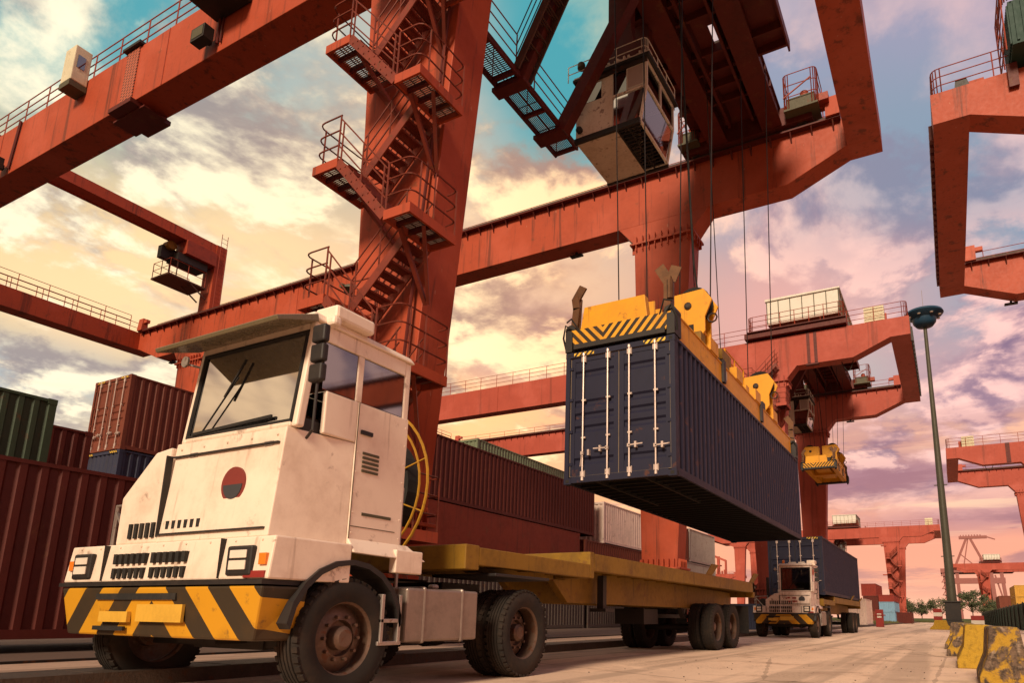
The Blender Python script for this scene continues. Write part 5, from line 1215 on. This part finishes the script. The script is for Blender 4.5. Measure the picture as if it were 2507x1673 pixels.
def trailer(loc, label, L=13.6):
    """skeletal/flat terminal trailer: y = 0 at its front end over the tractor"""
    t = empty('yard_trailer', loc); tag(t, label, 'trailer', 'yellow yard trailers')
    w = 1.22
    b = MB()
    for s in (-1, 1):
        b.box(min(s*(w-.16), s*w), max(s*(w-.16), s*w), 3.3, L, 1.50, 1.78)
        b.box(min(s*.42, s*.56), max(s*.42, s*.56), 0, 3.5, 1.36, 1.60); b.yz([(3.1, 1.36), (3.6, 1.0), (L - .3, 1.0), (L - .3, 1.49), (3.1, 1.6)], min(s*.42, s*.56), max(s*.42, s*.56))
    b.box(-w, w, -.05, .22, 1.32, 1.62); b.box(-w, w, L - .2, L + .0, 1.36, 1.80); b.box(-w, w, 3.15, 3.3, 1.38, 1.80)
    for s in (-1, 1): b.box(min(s*(w-.13), s*w), max(s*(w-.13), s*w), .22, 3.15, 1.38, 1.60)
    b.build('frame', M_YDIRTY, t, bevel=.012)
    c = MB()
    for k in range(15): y = 3.6 + k * (L - 4.2) / 14; c.box(-w + .16, w - .16, y - .05, y + .05, 1.52, 1.66)
    for k in range(4): y = .5 + k * .8; c.box(-w + .13, w - .13, y - .05, y + .05, 1.42, 1.54)
    c.build('cross_members', M_YDIRTY, t)
    d = MB().box(-w + .16, w - .16, 3.3, L - .2, 1.67, 1.72).box(-w + .13, w - .13, .22, 3.15, 1.55, 1.59); d.build('deck_plate', M_YDIRTY, t)
    for s in (-1, 1):
        for y in (9.3, L - .35):
            g = MB(); x = s * w; g.hexa([(min(x, x - s*.02), y - .22, 1.78), (max(x, x - s*.02), y - .22, 1.78), (max(x, x - s*.02), y + .22, 1.78), (min(x, x - s*.02), y + .22, 1.78), (min(x + s*.13, x + s*.16), y - .24, 2.02), (max(x + s*.13, x + s*.16), y - .24, 2.02), (max(x + s*.13, x + s*.16), y + .24, 2.02), (min(x + s*.13, x + s*.16), y + .24, 2.02)])
            g.build('container_guide', M_YDIRTY, t)
        lg = MB().box(min(s*.66, s*.78), max(s*.66, s*.78), 4.5, 4.64, .92, 1.5).box(min(s*.56, s*.88), max(s*.56, s*.88), 4.4, 4.74, .86, .92); lg.build('landing_leg', M_BLKP, t)
        m_ = MB().box(min(s*.62, s*1.2), max(s*.62, s*1.2), L - .75, L - .72, .35, 1.1); m_.build('mud_flap', M_BLACK, t)
    a = MB()
    for y in (L - 3.55, L - 2.2): a.lathe([(.07, -1.0), (.07, 1.0)], (0, y, .53), 'X', 12)
    for s in (-1, 1): a.box(min(s*.45, s*.55), max(s*.45, s*.55), L - 4.2, L - 1.5, .75, .85); a.bar((s*.5, L - 4.2, .8), (s*.5, L - 4.4, 1.1), .1, .1); a.bar((s*.5, L - 1.5, .8), (s*.5, L - 1.3, 1.1), .1, .1)
    a.box(-.35, .35, L - 6.2, L - 5.4, .62, .95); a.build('axle_set', M_BLKP, t)
    for y in (L - 3.55, L - 2.2):
        for s in (-1, 1): wheel(t, s * 1.20, y, .56, .28, s, dual=True)
    for s in (-1, 1): MB().box(min(s*.75, s*1.1), max(s*.75, s*1.1), L + .0, L + .03, 1.42, 1.58).build('tail_light', M_RED, t)
    return t
FX = -6.30
tractor((-6.63, 3.80, 0), 'big white terminal tractor in the foreground with a yellow and black striped bumper', zs=1.26, xs=1.30, zhood=2.04, wb=3.05, fw=.92)
trailer((FX, 6.55, 0), 'empty yellow trailer coupled behind the white tractor in the foreground', L=13.55)
tractor((-6.13, 28.75, 0), 'small worn white terminal tractor carrying a navy container, farther down the lane', white=M_TRUCKW2, worn=True)
trailer((-6.13, 31.2, 0), 'far yellow trailer carrying the second navy container', L=13.4)
container((-6.13, 31.75, 1.80), C_NAVY, 'second navy container riding on the far trailer behind the small white tractor', H=2.60, L=12.9, doors=True, tags=True, group='navy containers')
# ---------------------------------------------------------------- lamp mast
t = empty('lamp_mast', (0.02, 70, 0)); tag(t, 'tall lamp mast with a dark blue saucer-shaped head at the right', 'lamp mast')
MB().lathe([(.42, .0), (.40, 1.5), (.30, 12), (.20, 22), (.16, 29.2)], (0, 0, .6), 'Z', 16).build('pole', M_POLE, t, smooth=True)
b = MB().box(-.75, .75, -.75, .75, 0, .7).box(-.62, .62, -.5, .6, .7, 2.3).box(-.8, .8, -.6, .75, 2.3, 2.42); b.build('base_cabinet', M_BLKP, t, bevel=.03)
hd = MB().lathe([(.25, 0), (.75, .12), (1.02, .45), (1.10, .85), (1.62, 1.18), (1.76, 1.35), (1.68, 1.55), (1.1, 1.70), (.2, 1.76)], (0, 0, 28.75), 'Z', 32); ho = hd.build('lamp_head', M_LAMPBLUE, t, smooth=True)
for k in range(8):
    a = 2 * math.pi * k / 8 + .5; MB().lathe([(.13, 0), (.17, .05)], (1.42 * math.cos(a), 1.42 * math.sin(a), 29.72), 'Z', 12).build('lamp_lens', M_LIGHT, ho)
MB().tube([(0, 0, 30.4), (0, 0, 32.7)], .02, 5).build('lightning_rod', M_STEEL, t)
for z in (13.0, 6.4, 2.9):
    b = MB().box(-.55, -.25, -.06, .06, z, z + .08).box(.25, .55, -.06, .06, z, z + .08); b.build('step_bracket', M_POLE, t)

# ---------------------------------------------------------------- concrete barriers
def barrier_mat(name, yel, grime):
    m = bpy.data.materials.new(name); m.use_nodes = True
    T = NT(m.node_tree); b = T.n['Principled BSDF']; o = T.node('ShaderNodeTexCoord').outputs['Object']
    n1 = T.noise(o, 2.6, 9, .66, .3); n2 = T.noise(o, 11, 8, .7); n3 = T.noise(o, 5, 6, .6)
    con = T.mix(T.smooth(n2, .4, .62), (.15, .095, .06), (.040, .026, .016))
    con = T.mix(T.smooth(n3, .55, .68), con, (.33, .24, .17))
    ye = T.mix(T.smooth(n2, .45, .7), yel, tuple(k * .55 for k in yel))
    c = T.mix(T.smooth(n1, .50 - grime, .56 - grime), ye, con)
    T.put(b.inputs['Base Color'], c); b.inputs['Roughness'].default_value = .8
    bn = T.node('ShaderNodeBump'); bn.inputs['Strength'].default_value = .8; bn.inputs['Distance'].default_value = .03; T.put(bn.inputs['Height'], T.math('ADD', n2, n1)); T.l.new(bn.outputs[0], b.inputs['Normal'])
    return m
M_BAR1 = barrier_mat('barrier_mossy', (.40, .23, .015), .05); M_BAR2 = barrier_mat('barrier_yellow', (.42, .25, .015), -.12)
def barrier(x, y, L, label, m, w=.62, h=.74, rz=0.0):
    b = MB(); a = w / 2
    prof = [(-a, 0), (a, 0), (a, .12), (a * .66, .36), (a * .52, h - .02), (a * .46, h), (-a * .46, h), (-a * .52, h - .02), (-a * .66, .36), (-a, .12)]
    me_ = MB(); n = 12
    for k in range(n):
        me_.xz([(p + random.uniform(-.004, .004), q) for p, q in prof], k * L / n, (k + 1) * L / n) if k == -1 else None
    me_.xz(prof, 0, L)
    o = me_.build('road_barrier', m, bevel=.035); o.location = (x, y, 0); o.rotation_euler = (0, 0, rz)
    tag(o, label, 'barrier', 'yellow concrete barriers along the lane edge')
    return o
barrier(.53, 9.85, 1.5, 'mossy concrete barrier with flaking yellow paint, nearest the camera at lower right', M_BAR1, .62, .72)
barrier(.34, 13.4, 2.2, 'bright yellow barrier just behind the mossy one', M_BAR2, .70, .72)
barrier(.20, 17.6, 2.4, 'third barrier of the row, partly hidden by the bright yellow one', M_BAR1, .8, .72)
barrier(.12, 21.6, 2.6, 'fourth barrier of the row, seen as a dark yellow sliver', M_BAR1, .8, .72)
barrier(-.95, 62, 2.5, 'yellow barrier carrying a red and white block, left of the lamp mast', M_BAR2, 1.6, .75)
def rw_block(x, y, z, w, h, label):
    o = empty('marker_block', (x, y, z)); tag(o, label, 'marker block', 'red and white marker blocks')
    for k in range(3): MB().box(-w/2, w/2, -.25, .25, k * h / 3, (k + 1) * h / 3 - .002).build('band', M_RED if k % 2 == 0 else M_HOUSE, o)
rw_block(-1.1, 62.5, .75, .62, .9, 'red and white striped block standing on a yellow barrier left of the mast')
rw_block(1.75, 66, 0, .95, 1.15, 'wide red and white block at the foot of the lamp mast')
o = empty('marker_post', (-6.45, 74, 0)); tag(o, 'red post with a pale band beside the far container stack', 'post')
MB().box(-.35, .35, -.3, .3, 0, 1.7).build('post_body', M_RED, o, bevel=.03); MB().box(-.2, .2, -.31, -.30, .9, 1.3).build('sign_plate', M_HOUSE, o)
MB().box(-.5, .5, -.4, .4, 1.1, 1.2).build('collar', M_RED, o)

# green corrugated fence on the right
f = empty('green_fence', (5.2, 62, 0)); tag(f, 'dark green corrugated fence along the right side', 'fence')
m = MB(); m.strip([(a, y, 0) for y, a in corr(0, 100, .5, .09)], (0, 0, 2.15)); fp = m.build('fence_panel', M_GREENDK, f)
p = MB(); p.box(-.04, .04, 0, 100, 2.15, 2.22); p.build('top_rail', M_GREENDK, f)
for k in range(21): MB().box(-.12, -.02, k * 5 - .05, k * 5 + .05, 0, 2.3).build('fence_post', M_BLKP, f)

# ---------------------------------------------------------------- trees at the end of the lane
def leaf_mat(name, c1, c2):
    m = bpy.data.materials.new(name); m.use_nodes = True
    T = NT(m.node_tree); b = T.n['Principled BSDF']
    oi = T.node('ShaderNodeTexCoord').outputs['Object']
    n = T.noise(oi, .9, 3, .6)
    T.put(b.inputs['Base Color'], T.mix(T.smooth(n, .38, .62), c1, c2)); b.inputs['Roughness'].default_value = .7
    return m
M_LEAF = leaf_mat('tree_leaves', (.040, .055, .022), (.085, .095, .035)); M_BARK = mat('bark', (.10, .065, .045), .9, dirt=.5, scale=3)
def tree(x, y, h, w, label, seed):
    rnd = random.Random(seed); t = empty('tree', (x, y, 0)); tag(t, label, 'tree', 'trees at the far end of the lane')
    tr = MB(); tr.tube([(0, 0, 0), (.1, 0, h * .3), (-.1, .1, h * .6)], [.16, .12, .06], 7)
    cl = []
    for k in range(16):
        a = rnd.uniform(0, 6.28); r = rnd.uniform(.15, 1) * w * .5; z = h * rnd.uniform(.5, .92); c = Vector((r * math.cos(a), r * math.sin(a), z)); cl.append((c, rnd.uniform(.12, .22) * w))
        tr.tube([(0, 0, h * .33), tuple(c * .6 + Vector((0, 0, h * .15))), tuple(c)], [.07, .05, .02], 5)
    tr.build('trunk', M_BARK, t)
    lf = MB()
    for c, r in cl:
        for _ in range(150):
            d = Vector((rnd.gauss(0, 1), rnd.gauss(0, 1), rnd.gauss(0, .7))).normalized() * r * rnd.uniform(.35, 1.05); p = c + d; u = Vector((rnd.gauss(0, 1), rnd.gauss(0, 1), rnd.gauss(0, 1))).normalized(); v = u.orthogonal().normalized(); s = rnd.uniform(.10, .22) * (h / 6)
            i = len(lf.v); lf.v += [tuple(p - u * s), tuple(p + v * s * .6), tuple(p + u * s), tuple(p - v * s * .6)]; lf.f.append((i, i + 1, i + 2, i + 3))
    lf.build('crown', M_LEAF, t)
for k, (x, y, h, w, lb) in enumerate(((-14.6, 225, 6.2, 5.5, 'leftmost dense tree at the far end of the lane'), (-11.6, 232, 5.2, 4.6, 'second tree from the left at the lane end'), (-8.6, 236, 4.4, 3.8, 'small thin tree near the middle of the gap'), (-3.0, 228, 5.4, 4.8, 'tree just left of the lamp mast foot'), (4.8, 222, 7.0, 5.6, 'tallest tree right of the lamp mast'), (8.2, 218, 5.2, 4.6, 'lower tree joined to the tallest one on its right'), (14.5, 330, 6.2, 6.5, 'round tree left of the green fence end under the quay crane'))):
    tree(x, y, h * 1.25, w * 1.5, lb, 40 + k)
# grass verge closing the lane and a dark parapet behind it
gv = MB(); rnd = random.Random(3)
for _ in range(9000):
    x = rnd.uniform(-34, 22); y = rnd.choice([rnd.uniform(196, 206), rnd.uniform(196, 200)]); s = rnd.uniform(.2, .55); a = rnd.uniform(-.3, .3)
    i = len(gv.v); gv.v += [(x - .07, y, 0), (x + .07, y, 0), (x + a * s, y + rnd.uniform(-.1, .1), s)]; gv.f.append((i, i + 1, i + 2))
for _ in range(1500):
    x = rnd.uniform(-13.5, -8.0); y = rnd.uniform(90, 128); s = rnd.uniform(.15, .5)
    i = len(gv.v); gv.v += [(x - .07, y, .1), (x + .07, y, .1), (x + rnd.uniform(-.1, .1), y, .1 + s)]; gv.f.append((i, i + 1, i + 2))
o = gv.build('grass', M_GRASSDRY); o['kind'] = 'stuff'
w = MB().box(-40, 26, 210, 210.4, 0, 1.05).build('low_wall', mat('wall_green', (.06, .075, .035), .8, dirt=.6)); tag(w, 'low dark green wall across the end of the lane', 'wall')
# litter and dark stones scattered on the lane
rnd = random.Random(11); deb = MB()
for _ in range(260):
    y = 6 + 70 * rnd.random() ** 1.7; x = rnd.uniform(-4.6, .5) if rnd.random() < .8 else rnd.uniform(-7.5, .4); s = rnd.uniform(.004, .014)
    deb.lathe([(s * rnd.uniform(.7, 1.4), 0), (s * .6, s * .8)], (x, y, .002), 'Z', 5)
o = deb.build('grit', mat('grit_stone', (.07, .05, .04), .9)); o['kind'] = 'stuff'
